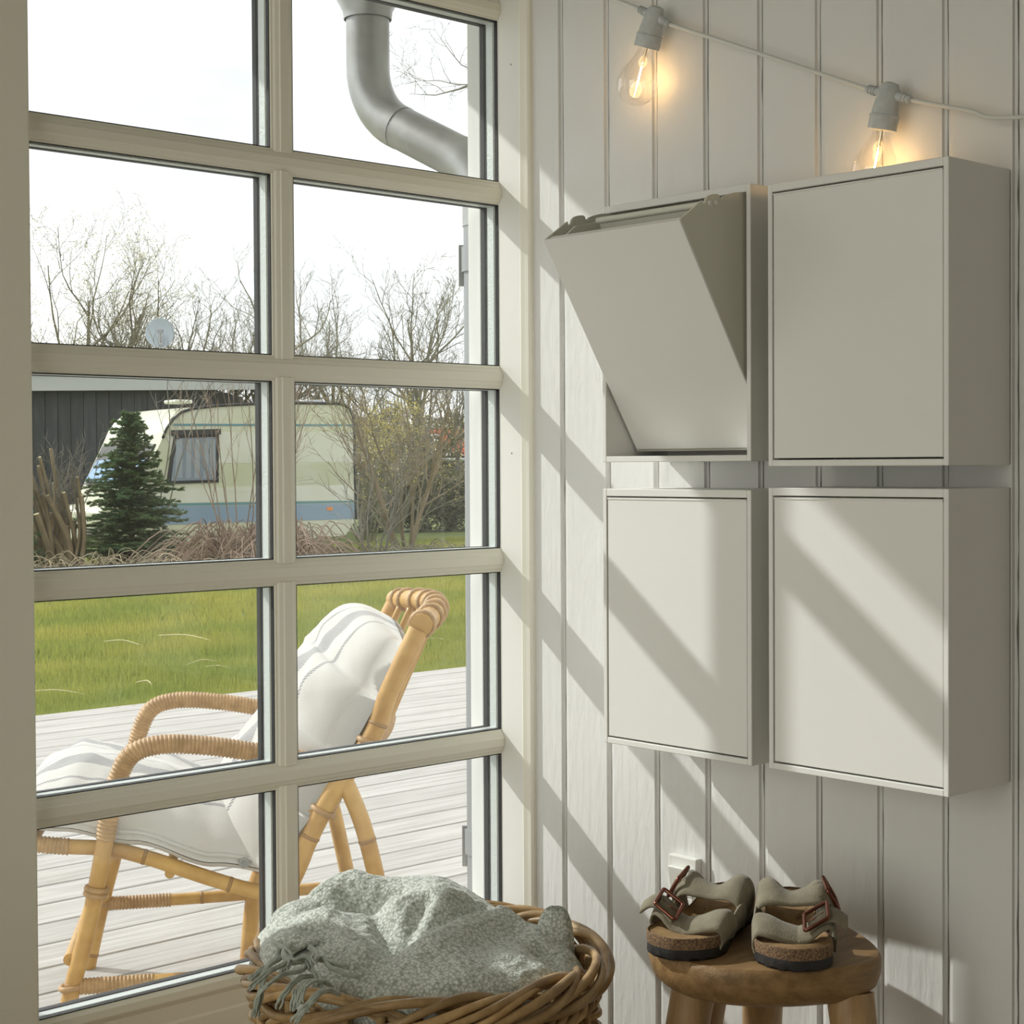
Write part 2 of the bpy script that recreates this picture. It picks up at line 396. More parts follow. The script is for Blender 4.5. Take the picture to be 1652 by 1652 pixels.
# ------------------------------------------------------------------ outside: eave, gutter and facade
o = MB().box(XR + .002, 9, .022, .05, FL - .3, CE).build('wall_outside', m_exts, origin=(0, .05, FL)); o['kind'] = 'structure'
ev = thing('roof_eave', (-1, .3, .807), 'white boarded roof overhang above the window outside', 'roof', kind='structure')
for i, (y0, y1) in enumerate(((.050, .130), (.131, .211), (.212, .278))):
    MB().box(-4, 4, y0, y1, .872, .89).build('soffit_board', m_exts, ev)
MB().box(-4, 4, .278, .300, .866, 1.0).build('fascia', m_exts, ev)
MB().prism([(.36, 1.0), (.36, 1.02), (-.6, 1.62), (-.6, 1.58), (.30, 1.0)], lambda p, q, a: (a, p, q), -4, 4).build('roof_slope', m_zincl, ev)
gu = thing('roof_gutter', (.034, .40, .905), 'grey zinc half round gutter with funnel outlet under the roof edge', 'gutter')
gp = [(.40 + .055 * math.cos(a), .959 + .055 * math.sin(a)) for a in [math.pi + math.pi * i / 12 for i in range(13)]]
gpi = [(.40 + .053 * math.cos(a), .959 + .053 * math.sin(a)) for a in [2 * math.pi - math.pi * i / 12 for i in range(13)]]
MB().prism(gp + gpi, lambda p, q, a: (a, p, q), -4, 4).build('trough', m_zinc, gu, smooth='auto')
MB().lathe([(.0775, .0), (.076, .018), (.046, .075), (.0445, .09), (.043, .09), (.045, .074), (.074, .016), (.0755, 0)], (.036, .385, .913), (0, 0, -1), 28, False).build('funnel', m_zinc, gu, smooth='auto')
# downpipe
dp = thing('downpipe', (.082, .115, FL), 'round zinc downpipe with S bend beside the white corner post', 'downpipe')
def arc_path(a, b, c, r, n=10):
    """round corner b between a and c"""
    a, b, c = V(a), V(b), V(c); d1 = (a - b).normalized(); d2 = (c - b).normalized(); ang = d1.angle(d2)
    tl = r / math.tan(ang / 2); p1 = b + d1 * tl; p2 = b + d2 * tl
    cen = b + (d1 + d2).normalized() * (r / math.sin(ang / 2)); out = []
    v1 = p1 - cen; v2 = p2 - cen; th = v1.angle(v2)
    for i in range(n + 1):
        t = i / n; out.append(cen + (v1 * math.sin((1 - t) * th) + v2 * math.sin(t * th)) / math.sin(th))
    return out
PA, PB, PC, PD = (.036, .385, .845), (.036, .385, .655), (.082, .115, .515), (.082, .115, -1.12)
e1 = arc_path(PA, PB, PC, .13); e2 = arc_path(PB, PC, PD, .11)
PR = .0400
MB().tube([PA] + e1 + [e1[-1] + (V(PC) - V(PB)).normalized() * .012], PR, 28, up=(1, 0, 0)).build('elbow', m_zinc, dp, smooth='auto')
MB().tube([e1[-1] + (V(PC) - V(PB)).normalized() * -.002, e2[0]], PR - .0012, 28, up=(1, 0, 0)).build('coupling', m_zinc, dp, smooth='auto')
MB().tube([e2[0]] + e2[1:] + [e2[-1] + V((0, 0, -.03))], PR, 28, up=(1, 0, 0)).build('elbow', m_zinc, dp, smooth='auto')
MB().tube([e2[-1], V(PD)], PR - .0016, 28, up=(1, 0, 0)).build('pipe', m_zincl, dp, smooth='auto')
for z in (.36, -.66):
    MB().tube([(.082, .115, z + .022), (.082, .115, z - .022)], PR + .002, 28, up=(1, 0, 0)).build('clamp', m_zincl, dp, smooth='auto')
    MB().obox((.082 - .031, .115 + .029, z - .01), (.7, .7, 0), (-.7, .7, 0), (0, 0, 1), .002, .0045, .036).build('clamp_flange', m_metal, dp, bevel=.001)

# ------------------------------------------------------------------ deck
DK = -1.15
dk = thing('deck', (0, 2.6, DK), 'weathered pale grey timber deck outside the window', 'deck', kind='structure')
MB().box(-7, 13, .05, 5.12, DK - .20, DK - .075).build('deck_base', m_under, dk)
yb = 5.135; i = 0
while yb > .08:
    r = rnd.random(); xs = -7 + r * 1.0
    xsplit = [-7, rnd.uniform(-3, -1), rnd.uniform(5.5, 8.5), 13]
    for a, b in zip(xsplit[:-1], xsplit[1:]):
        mb = MB(); mb.box(a + .001, b - .002, yb - .1655, yb, DK - .028, DK + rnd.uniform(-.001, .001))
        mb.build('deck_board', m_deck, dk, bevel=.0025, seg=1)
    yb -= .1745 + rnd.uniform(-.003, .003) * 0
# lawn
GZ = -1.35
def gz(x, y): return GZ + .05 * math.sin(x * .35 + 1) * math.cos(y * .3) + max(0, 6.5 - y) * .05
lw = MB(); lw.grid(lambda a, b: (-40 + 110 * a, 5.10 + 95 * b * b, gz(-40 + 110 * a, 5.1 + 95 * b * b)), 60, 60)
o = lw.build('lawn', m_lawn, origin=(0, 6, GZ)); tag(o, 'green lawn beyond the deck running up to the caravan', 'lawn', kind='structure')
# grass blades (nobody could count them)
rs = np.random.RandomState(5)
def in_view(n, y0, y1, pw):
    yy = y0 + (y1 - y0) * rs.rand(n) ** pw
    tl = .62; tr = 1.18                       # x ranges seen through the panes
    t = rs.rand(n); lo = -1.88 + (yy + 2.07) * .40; hi = -1.88 + (yy + 2.07) * .905
    return lo + (hi - lo) * t, yy
N = 170000
gx, gy = in_view(N, 5.14, 20.5, 1.7)
gzz = np.array([gz(a, b) for a, b in zip(gx, gy)]); dist = np.hypot(gx + 1.88, gy + 2.07)
clump = np.array([noise.noise(V((a * 1.1, b * 1.1, 0))) for a, b in zip(gx, gy)])
hgt = (.045 + .05 * rs.rand(N) + .035 * clump) * (1 + np.clip(5.6 - gy, 0, 1) * 1.3); wd = .0022 + .00028 * dist
ang = rs.rand(N) * 6.283; lean = .5 * hgt * rs.rand(N)
la = rs.rand(N) * 6.283
P = np.zeros((N, 3, 3))
P[:, 0] = np.c_[gx - np.cos(ang) * wd, gy - np.sin(ang) * wd, gzz - .005]
P[:, 1] = np.c_[gx + np.cos(ang) * wd, gy + np.sin(ang) * wd, gzz - .005]
P[:, 2] = np.c_[gx + np.cos(la) * lean, gy + np.sin(la) * lean, gzz + hgt]
me = bpy.data.meshes.new('grass')
me.vertices.add(N * 3); me.vertices.foreach_set('co', P.reshape(-1)); me.loops.add(N * 3); me.loops.foreach_set('vertex_index', np.arange(N * 3))
me.polygons.add(N); me.polygons.foreach_set('loop_start', np.arange(N) * 3); me.polygons.foreach_set('loop_total', np.full(N, 3)); me.update()
me.materials.append(m_grassA)
o = bpy.data.objects.new('grass', me); COL.objects.link(o); o.location = (0, 0, ZO)
tag(o, 'short green and yellowish grass blades of the lawn beyond the deck', 'grass', kind='stuff')
# dry straws lying on the lawn
STK = ['dry straw stalk in the middle of the left lawn pane', 'longest dry stalk, near the deck edge at the far left', 'short dry stalk beside the deck left of the rear armrest',
       'dry stalk above the rear armrest, tilted upward', 'dry stalk above the rear armrest, tilted downward', 'dry stalk farthest up the lawn in the left pane',
       'upper of two dry stalks on the lawn right of the chair', 'lower of two dry stalks on the lawn right of the chair']
for k, (u0, v0, u1, v1) in enumerate(((168, 1035, 225, 1040), (45, 1116, 135, 1120), (220, 1101, 245, 1106), (300, 1073, 350, 1067), (330, 1076, 380, 1081), (255, 1025, 340, 1033), (690, 1013, 742, 1015), (680, 1032, 742, 1036))):
    a = on_z(u0, v0, GZ + .03); b = on_z(u1, v1, GZ + .03)
    m_straw = mat('straw', (.62, .55, .33), .8)
    mid = (a + b) / 2 + V((0, 0, .02)) + V((rnd.uniform(-.03, .03), rnd.uniform(-.03, .03), 0))
    o = MB().tube(catmull([a, mid, b], 5), .0035, 5).build('dry_stalk', m_straw)
    tag(o, STK[k], 'stalk', 'dry stalks lying on the lawn')

# ================================================================== CABINETS
def cabinet(label, yl, yr, zt, zb, tilt=0.):
    """body open to the front, at the wall from y = yl (left) to yr"""
    c = thing('wall_cabinet', (0, (yl + yr) / 2, zb), label, 'cabinet', 'pale wall cabinets hung in two rows')
    D = .1396; s = .0072; tp = .0105
    b = MB()
    b.box(-D, -.002, yr, yr + s, zb, zt)                 # right side
    b.box(-D, -.002, yl - s, yl, zb, zt)                 # left side
    b.box(-D, -.002, yr + s, yl - s, zt - tp, zt)        # top
    b.box(-D, -.002, yr + s, yl - s, zb, zb + s + .001)  # bottom
    b.box(-.008, -.002, yr + s, yl - s, zb + s, zt - tp) # back
    bo = b.build('body', m_cab, c, bevel=.0008, seg=1)
    return c, (yl - s, yr + s, zt - tp, zb + s + .001, D)
def closed_door(c, q):
    yl, yr, zt, zb, D = q; g = .0014
    d = MB(); d.box(-D + .0012, -D + .008, yr + g, yl - g, zb + g * 1.6, zt - .0042)
    do = d.build('door', m_cab, c, bevel=.0007, seg=1)
    MB().prism([(-D + .0002, zt - .0045), (-D + .0002, zt - .0028), (-D + .003, zt - .0016), (-D + .007, zt - .0016), (-D + .007, zt - .0045)], lambda p, q_, a: (p, a, q_), yr + g, yl - g).build('finger_lip', m_cab, do, smooth=False)
    # bin volume behind the door
    MB().box(-D + .0082, -.012, yr + .004, yl - .004, zb + .012, zt - .02).build('drawer_box', m_cabin, c)
c1, q1 = cabinet('closed pale wall cabinet, upper right of the four, beneath the second bulb', -.686, -.9583, .3655, -.0030)
closed_door(c1, q1)
c2, q2 = cabinet('closed wall cabinet, lower right, crossed by a diagonal band of shade', -.686, -.9583, -.0310, -.4010)
closed_door(c2, q2)
c3, q3 = cabinet('closed wall cabinet, lower left, directly under the one tilted open', -.3835, -.6571, -.0345, -.4020)
closed_door(c3, q3)
c4, q4 = cabinet('wall cabinet with its front tilted open, upper left of the four', -.3835, -.6571, .3715, .0040)
# tilted bin
yl, yr, zt, zb, D = q4; yl -= .004; yr += .004
fb = MB()
A = V((-.078, 0, .0195)); B_ = V((-.2675, 0, .3115)); dn = (B_ - A).normalized(); nb = V((-dn.z, 0, dn.x)) * -1   # outward normal
if nb.x > 0: nb = -nb
inn = -nb
def slab(mb, p0, p1, y0, y1, th):
    """slab from p0 to p1 (x,z), thickness towards the inside"""
    q = [(p0.x, p0.z), (p1.x, p1.z), (p1.x + inn.x * th, p1.z + inn.z * th), (p0.x + inn.x * th, p0.z + inn.z * th)]
    mb.prism(q, lambda p, z, a: (p, a, z), y0, y1)
slab(fb, A, B_, yr, yl, .0045)
door = fb.build('door', m_cab, c4, bevel=.001)
def sidepoly():
    T0 = B_ + inn * .003
    arc = [(-.226, .3395), (-.2225, .3415), (-.2215, .3365), (-.2195, .3355), (-.218, .3385), (-.2165, .3375), (-.2155, .3440), (-.2100, .3490), (-.2010, .3520), (-.1920, .3530), (-.1880, .3515), (-.1870, .3470),
           (-.1845, .3485), (-.1825, .3465), (-.1815, .3505), (-.1700, .3550), (-.155, .3590), (-.138, .3610), (-.110, .3600), (-.075, .3520), (-.050, .340)]
    back = [(-.028, .30), (-.0150, .10), (-.018, .055)]
    return [(A.x + inn.x * .003, A.z + inn.z * .003), (T0.x, T0.z)] + arc + back
def side(y0, y1):
    s = MB(); s.prism(sidepoly(), lambda p, z, a: (p, a, z), y0, y1); return s.build('side_panel', m_cabin, c4)
side(yr + .0005, yr + .0035); side(yl - .0035, yl - .0005)
# inner box of the bin: left and right liners, back wall with rounded lip, front lip
ib = MB()
fi = inn * .008
slab(ib, A + inn * .070 + dn * .02, B_ + inn * .082 - dn * .016, yr + .008, yl - .030, .003)
ib.build('back_panel', m_cabin, c4, bevel=.001)
lip = MB(); top = B_ + inn * .082 - dn * .016
lip.tube([(top.x, yr + .006, top.z), (top.x, yl - .030, top.z)], .0045, 12); lip.build('back_lip', m_cabin, c4, smooth='auto')
ln = MB()
def quad_y(mb, pts, y0, y1): mb.prism([(p.x, p.z) for p in pts], lambda p, z, a: (p, a, z), y0, y1)
quad_y(ln, [A + inn * .012, B_ + inn * .012 - dn * .004, B_ + inn * .040 - dn * .002, B_ + inn * .082 - dn * .017, A + inn * .070], yl - .030, yl - .027)
ln.build('liner', m_cabin, c4)
fl = MB(); slab(fl, B_ - dn * .006 + inn * .0045, B_ - dn * .002 + inn * .0045, yr + .004, yl - .004, .010); fl.build('front_lip', m_cab, c4)
bf = MB(); slab(bf, A, A + dn * .004, yr, yl, .075); bf.build('bin_floor', m_cabin, c4)
# rivets on the right side
rv = MB()
for x, z in ((-.207, .339), (-.196, .341)): rv.lathe([(.004, 0), (.0035, .0012), (.001, .0016)], (x, yr + .0004, z), (0, -1, 0), 12)
rv.build('rivet', m_cab, c4)

# ================================================================== STRING LIGHTS
sg = thing('string_lights', (-.03, -.6, .4), 'white cable of party lights with two glowing clear bulbs on the plank wall', 'string lights')
CX = -.035
S1 = V((CX, -.392, .661)); S2 = V((CX, -.802, .479))
d1 = V((0, .035, -.094)).normalized(); d2 = V((0, .022, -.092)).normalized()
r1a = S1 + V((0, .030, .018)); r1b = S1 + V((0, -.030, -.0165)); r2a = S2 + V((0, .033, .013)); r2b = S2 + V((0, -.034, -.0125))
cab = catmull([V((-.01, .15, .92)), V((-.02, -.05, .835)), V((-.03, -.285, .7165)), r1a], 8)
MB().tube(cab, .0029, 8).build('cable', m_cable, sg, smooth=True)
MB().tube(catmull([r1b, V((CX, -.52, .602)), V((CX, -.66, .540)), r2a], 8), .0029, 8).build('cable', m_cable, sg, smooth=True)
MB().tube(catmull([r2b, V((CX, -.92, .4400)), V((CX, -.995, .4200)), V((-.02, -1.35, .40)), V((-.01, -1.9, .46))], 8), .0029, 8).build('cable', m_cable, sg, smooth=True)
for S, d, ra, rb in ((S1, d1, r1a, r1b), (S2, d2, r2a, r2b)):
    h = MB()
    h.lathe([(.004, -.016), (.011, -.0135), (.0150, -.004), (.0152, .004), (.0172, .018), (.0176, .026), (.0196, .0265), (.0198, .029), (.0190, .0295), (.0190, .0455), (.0150, .0460)], S, d, 24)
    so_ = h.build('socket', m_sock, sg, smooth='auto')
    for e in (ra, rb):
        g = MB(); g.tube([S + (e - S) * .38, e], [.0062, .0045], 10)
        for k in range(3): g.tube([S + (e - S) * (.60 + .14 * k), S + (e - S) * (.66 + .14 * k)], .0066 - k * .0004, 10)
        g.build('strain_relief', m_sock, so_, smooth='auto')
    b = MB()
    pr = [(.0115, .044), (.0120, .050), (.0135, .056), (.0185, .066), (.0250, .078), (.0290, .090), (.0300, .100), (.0285, .110), (.0235, .1205), (.0155, .1275), (.0070, .1305), (.0005, .131)]
    pr = [(p.x, p.y) for p in catmull([(a, q, 0) for a, q in pr], 3)]
    b.lathe(pr, S, d, 28, False); bo = b.build('bulb', m_bulb, sg, smooth=True)
    f = MB(); f.tube([S + d * .073, S + d * .103], .0011, 8); f.build('filament', m_fil, bo)
    w = MB(); w.tube([S + d * .045, S + d * .066], .0022, 8); px = d.cross(V((1, 0, 0)))
    w.tube(catmull([S + d * .064, S + d * .066 + px * .003, S + d * .070 - px * .002, S + d * .0735], 4), .0004, 5)
    w.tube(catmull([S + d * .064, S + d * .066 - px * .003, S + d * .069 + px * .0025, S + d * .0735], 4), .0004, 5)
    w.build('stem', m_wire, bo)
    pl = bpy.data.lights.new('bulb_glow', 'POINT'); pl.energy = .045; pl.color = (1.0, .62, .28); pl.shadow_soft_size = .012
    po = bpy.data.objects.new('bulb_glow', pl); COL.objects.link(po); p = S + d * .090; po.location = (p.x, p.y, p.z + ZO)

# ================================================================== SWITCH
sw = thing('light_switch', (0, -.421, -.70), 'small white double light switch plate behind the left sandal', 'switch')
MB().box(-.0125, 0, -.4485, -.3935, -.7035, -.5835).build('plate', m_white, sw, bevel=.0018)
MB().prism([(-.0125, -.6420), (-.0145, -.6420), (-.0215, -.6010), (-.0215, -.5985), (-.0125, -.5985)], lambda p, q, a: (p, a, q), -.4420, -.4000).build('rocker', m_white, sw, bevel=.0008, seg=1)
MB().box(-.0140, -.0125, -.4420, -.4000, -.6950, -.6432).build('cover', m_white, sw, bevel=.0005, seg=1)
MB().lathe([(.0024, 0), (.0024, .0006)], (-.0138, -.4095, -.663), (-1, 0, 0), 12).build('hole', m_gasket, sw)

# ================================================================== STOOL
ST = -.600
stp = [(-.319, -.634), (-.256, -.590), (-.165, -.572), (-.095, -.580), (-.055, -.620), (-.060, -.690), (-.095, -.780), (-.138, -.853), (-.182, -.890), (-.232, -.890), (-.300, -.852), (-.348, -.800), (-.367, -.744), (-.358, -.686)]
st = thing('stool', (-.2, -.72, FL), 'low brown solid teak stool with thick rounded seat under the sandals', 'stool')
loop = catmull([(a, b, 0) for a, b in stp], 5, True)
sc_ = MB(); cx, cy = -.20, -.715
layers = [(-.050, .86), (-.046, .90), (-.036, .965), (-.020, .998), (-.008, 1.0), (-.003, .993), (0, .975)]
n = len(loop); vs = []; fs = []
for z, k in layers:
    for p in loop: vs.append((cx + (p.x - cx) * k, cy + (p.y - cy) * k, ST + z))
for i in range(len(layers) - 1):
    for j in range(n): fs.append((i * n + j, i * n + (j + 1) % n, (i + 1) * n + (j + 1) % n, (i + 1) * n + j))
fs += [tuple(range(n - 1, -1, -1)), tuple(range((len(layers) - 1) * n, len(layers) * n))]
sc_.add(vs, fs); sc_.build('seat', m_teak, st, smooth='auto')
for (tx, ty), (bx, by) in (((-.268, -.672), (-.335, -.640)), ((-.200, -.640), (-.195, -.560)), ((-.205, -.862), (-.245, -.945)), ((-.105, -.650), (-.06, -.60))):
    MB().tube([(bx, by, FL), ((bx + tx) / 2, (by + ty) / 2, (FL + ST) / 2), (tx, ty, ST - .045)], [.020, .026, .029], 18).build('leg', m_teakl, st, smooth='auto')

# ================================================================== SANDALS
def sandal(name, label, toe, heel, mirror, base):
    """local x across (medial +), y towards the toe, z up; length .25"""
    toe = V((*toe, base)); heel = V((*heel, base)); yy = (toe - heel).normalized(); xx = yy.cross(V((0, 0, 1))) * (-1 if mirror else 1)
    cen = (toe + heel) / 2; S = .245 / .25
    def w(x, y, z): return cen + xx * x * S + yy * y * S + V((0, 0, 1)) * z * S
    r = thing(name, (cen.x, cen.y, base), label, 'sandal', 'pair of suede two strap sandals on the stool')
    half = [(-.1245, 0, 0), (-.120, .014, .014), (-.108, .026, .026), (-.085, .033, .033), (-.050, .0325, .032), (-.010, .035, .031), (.030, .043, .038), (.058, .0490, .0455), (.085, .0475, .0475), (.105, .036, .041), (.118, .020, .026), (.1255, .003, .003)]
    # (y, medial half width, lateral half width)
    med = catmull([(q[1], q[0], 0) for q in half], 4); lat = catmull([(-q[2], q[0], 0) for q in half], 4)
    out = med + lat[::-1][1:-1]
    def layer(z, k, cz=None): return [(p.x * k, p.y * (1 - (1 - k) * .4), z(p.y) if callable(z) else z) for p in out]
    def stack(ls, name_, m__, bumps=False, par=None, top=True):
        n = len(out); mb = MB(); vs = []
        for li, l in enumerate(ls):
            for i, (x, y, z) in enumerate(l):
                if bumps and li == 0: z += .0025 * (1 if (i // 2) % 2 else 0)
                vs.append(w(x, y, z))
        fs = [(i * n + j, i * n + (j + 1) % n, (i + 1) * n + (j + 1) % n, (i + 1) * n + j) for i in range(len(ls) - 1) for j in range(n)]
        fs.append(tuple(range(n - 1, -1, -1)))
        if top: fs.append(tuple(range((len(ls) - 1) * n, len(ls) * n)))
        mb.add(vs, fs); return mb.build(name_, m__, par or r, smooth='auto')
    hz = lambda y: .0280 + .014 * max(0, min(1, (-y + .03) / .12))
    stack([layer(0.0005, .97), layer(.004, 1.0), layer(.0140, .99)], 'outsole', m_sole, True)
    stack([layer(.0140, .99), layer(.018, 1.0), layer(lambda y: hz(y) - .003, 1.01), layer(hz, 1.0), layer(lambda y: hz(y) + .0005, .975), layer(lambda y: hz(y) - .003, .950)], 'cork_midsole', m_cork, top=False)
    # footbed: dished
    mb = MB(); n = len(out); ks = [.957, .90, .75, .5, .25, .02]; vs = []
    for k in ks:
        for p in out:
            e = (k / .957) ** 3; z = hz(p.y) - .0015 - .0085 * (1 - e) + (.003 if (p.y > .05 and k < .8 and abs(k - .75) < .1) else 0)
            vs.append(w(p.x * k, p.y * (1 - (1 - k) * .98), z))
    fs = [(i * n + j, i * n + (j + 1) % n, (i + 1) * n + (j + 1) % n, (i + 1) * n + j) for i in range(len(ks) - 1) for j in range(n)]
    fs.append(tuple(range((len(ks) - 1) * n, len(ks) * n)))
    mb.add(vs, fs); bed = mb.build('footbed', m_bed, r, smooth=True)
    # printed mark on the heel of the footbed: a small framed round emblem and two lines of print
    m_ink = mat('blue_print', (.06, .05, .13), .9)
    em = MB(); zc = hz(-.06) - .0098
    def P2(x, y): return w(x, y, zc + .0007)
    for a, b_, c_, d_ in ((-.009, -.0085, -.059, -.047), (.0085, .009, -.059, -.047), (-.009, -.006, -.0475, -.047), (.006, .009, -.0475, -.047), (-.009, -.006, -.059, -.0585), (.006, .009, -.059, -.0585)):
        em.add([P2(a, c_), P2(b_, c_), P2(b_, d_), P2(a, d_)], [(0, 1, 2, 3)])
    em.tube([w(.0038 * math.cos(t), -.053 + .0042 * math.sin(t), zc + .0007) for t in [i * 6.283 / 16 for i in range(16)]], .0004, 4, closed=True)
    for k, wd_ in enumerate((.014, .011, .013, .008)):
        for j in range(6):
            x0 = -wd_ + 2 * wd_ * j / 6; em.add([P2(x0, -.036 + k * .0065), P2(x0 + wd_ * .22, -.036 + k * .0065), P2(x0 + wd_ * .22, -.033 + k * .0065), P2(x0, -.033 + k * .0065)], [(0, 1, 2, 3)])
    em.build('print', m_ink, bed)
    def strap(A, B, name_='strap', th=.0028, par=None, holes=None):
        a = catmull(A, 6); b = catmull(B, 6); k = len(a); nv = 7; mb = MB()
        ctr = []
        for i in range(k):
            ctr.append([a[i].lerp(b[i], j / nv) + V((0, 0, .0035 * math.sin(math.pi * j / nv))) for j in range(nv + 1)])
        vs = []; 
        for i in range(k):
            for j in range(nv + 1): vs.append(w(*ctr[i][j]))
        fs = [(i * (nv + 1) + j, (i + 1) * (nv + 1) + j, (i + 1) * (nv + 1) + j + 1, i * (nv + 1) + j + 1) for i in range(k - 1) for j in range(nv)]
        mb.add(vs, fs); o_ = mb.build(name_, m_suede, par or r, smooth=True, solid=th)
        return o_
    # front strap (A toe side edge, B heel side edge): medial half sags to the middle, lateral half arches up
    strap([(.0475, 0.0840, 0.0100), (.0500, 0.0830, 0.0200), (.0445, 0.0840, 0.0320), (.0290, 0.0860, 0.0305), (.0100, 0.0850, 0.0245), (-.008, 0.0820, 0.0215), (-.0180, 0.0790, 0.0230)],
          [(.0440, 0.0260, 0.0100), (.0500, 0.0300, 0.0280), (.0460, 0.0380, 0.0460), (.0320, 0.0440, 0.0480), (.0120, 0.0480, 0.0400), (-.008, 0.0480, 0.0350), (-.0180, 0.0470, 0.0360)])
    strap([(-.002, 0.0830, 0.0215), (-.0180, 0.0810, 0.0250), (-.0330, 0.0780, 0.0370), (-.0450, 0.0740, 0.0400), (-.0510, 0.0700, 0.0300), (-.0500, 0.0660, 0.0100)],
          [(-.002, 0.0500, 0.0340), (-.0180, 0.0480, 0.0400), (-.0330, 0.0450, 0.0520), (-.0450, 0.0400, 0.0540), (-.0510, 0.0360, 0.0400), (-.0480, 0.0320, 0.0100)])
    # rear strap
    strap([(.0400, 0.0100, 0.0100), (.0460, 0.0080, 0.0290), (.0420, 0.0060, 0.0450), (.0260, 0.0030, 0.0500), (.0040, 0.0010, 0.0485), (-.0180, 0.0000, 0.0495), (-.0360, -0.0020, 0.0490), (-.0470, -0.0040, 0.0390), (-.0480, -0.0040, 0.0210), (-.0420, -0.0040, 0.0100)],
          [(.0340, -0.0620, 0.0100), (.0430, -0.0600, 0.0390), (.0400, -0.0560, 0.0630), (.0260, -0.0500, 0.0710), (.0040, -0.0360, 0.0580), (-.0180, -0.0380, 0.0630), (-.0340, -0.0440, 0.0710), (-.0470, -0.0480, 0.0590), (-.0480, -0.0480, 0.0330), (-.0400, -0.0460, 0.0100)])
    # medial panel that joins the two straps low down
    strap([(.0455, 0.0600, 0.0100), (.0495, 0.0500, 0.0240), (.0485, 0.0400, 0.0380)], [(.0390, -0.0300, 0.0100), (.0450, -0.0200, 0.0300), (.0450, -0.0100, 0.0460)], 'side_panel')
    # loose strap ends beyond the buckles
    strap([(-.0200, 0.0760, 0.0330), (-.0340, 0.0750, 0.0460), (-.0500, 0.0730, 0.0490), (-.0650, 0.0710, 0.0390)], [(-.0180, 0.0540, 0.0410), (-.0330, 0.0520, 0.0560), (-.0500, 0.0500, 0.0600), (-.0660, 0.0490, 0.0500)], 'strap_end')
    strap([(-.0240, -0.0100, 0.0540), (-.0380, -0.0120, 0.0560), (-.0510, -0.0130, 0.0460), (-.0545, -0.0130, 0.0300)], [(-.0240, -0.0360, 0.0640), (-.0370, -0.0380, 0.0680), (-.0505, -0.0400, 0.0560), (-.0550, -0.0380, 0.0380)], 'strap_end')
    # buckles: rounded rectangular frames with a prong
    def buckle(c, ax, ay, hx, hy):
        c = V(c); ax = V(ax).normalized(); ay = V(ay).normalized(); az = ax.cross(ay); pts = []
        for sx, sy, a0 in ((1, 1, 0), (-1, 1, 90), (-1, -1, 180), (1, -1, 270)):
            for k in range(4):
                t = math.radians(a0 + k * 30); rr = .003
                q = c + ax * (sx * (hx - rr) + rr * math.cos(t)) + ay * (sy * (hy - rr) + rr * math.sin(t)); pts.append(w(*q))
        bk = MB(); bk.tube(pts, .0026, 8, closed=True); bo_ = bk.build('buckle', m_copper, r, smooth=True)
        MB().tube([w(*(c - ax * hx)), w(*(c + az * .002)), w(*(c + ax * hx * .6 + az * .001))], .0010, 6).build('prong', m_copper, bo_, smooth=True)
        hb_ = MB()
        for k in (-.35, .25, .85): hb_.lathe([(.0013, 0), (.0011, .0004)], w(*(c + ax * hx * k + az * .0012)), w(*(c + az)) - w(*c), 8)
        hb_.build('punch_hole', m_gasket, bo_)
    buckle((-.0275, .0640, .0535), (-.86, -.10, .50), (.0, .92, -.39), .0165, .0160)
    buckle((-.0500, -.0240, .0600), (-.50, .0, -.86), (-.15, .92, -.36), .0150, .0150)
    return r
sandal('sandal', 'taupe suede sandal with two buckled straps at the right of the stool seat', (-.305, -.856), (-.117, -.702), False, ST)
sandal('sandal', 'taupe suede two strap sandal nearest the light switch on the stool', (-.373, -.724), (-.148, -.642), True, ST)

# ================================================================== BASKET AND BLANKET
BC = V((-.532, -.449, 0)); BR = .214; RZ = -.630
E1 = V((CR.x, CR.y, 0)).normalized(); E2 = V((CF.x, CF.y, 0)).normalized()
def bp(a, b, z): return BC + E1 * a + E2 * b + V((0, 0, z))
bk = thing('wicker_basket', (BC.x, BC.y, FL), 'round brown willow basket with braided rim holding a knitted blanket', 'basket')
NS = 30
def ringpt(t, R, z): return BC + V((math.cos(t) * R, math.sin(t) * R, z))
r2 = random.Random(3)
# braided rim: each strand winds round the rim
for k in range(9):
    ph = 2 * math.pi * k / 9; tw = 3 + (k % 3); pts = []; jr = r2.uniform(-.002, .002)
    for i in range(240):
        t = 2 * math.pi * i / 240; q = tw * t + ph * 1.0
        wob = .003 * math.sin(5 * t + k * 2) 
        pts.append(ringpt(t, BR + .0165 * math.cos(q) + jr + wob, RZ + .0185 * math.sin(q) + .003 * math.sin(3 * t + k)))
    MB().tube(pts, [.0056 + .0008 * math.sin(i * .11 + k) for i in range(240)], 7, closed=True).build('rim_strand', m_willow, bk, smooth=True)
for k in range(4):
    ph = 2 * math.pi * k / 4; pts = []
    for i in range(240):
        t = 2 * math.pi * i / 240; q = 14 * t + ph
        pts.append(ringpt(t, BR - .004 + .009 * math.cos(q), RZ - .030 + .008 * math.sin(q)))
    MB().tube(pts, .0052, 7, closed=True).build('rim_strand', m_willow, bk, smooth=True)
def brad(z):
    t = (RZ - z) / (RZ - FL); return BR - .004 + .012 * math.sin(min(1, t * 1.6) * 2.4) - .045 * t
for k in range(NS):
    t = 2 * math.pi * k / NS
    MB().tube([ringpt(t, brad(FL + .01 + (RZ - FL - .01) * i / 6), FL + .01 + (RZ - FL - .01) * i / 6) for i in range(7)], .0055, 7).build('stake', m_willow, bk, smooth=True)
z = RZ - .052; row = 0
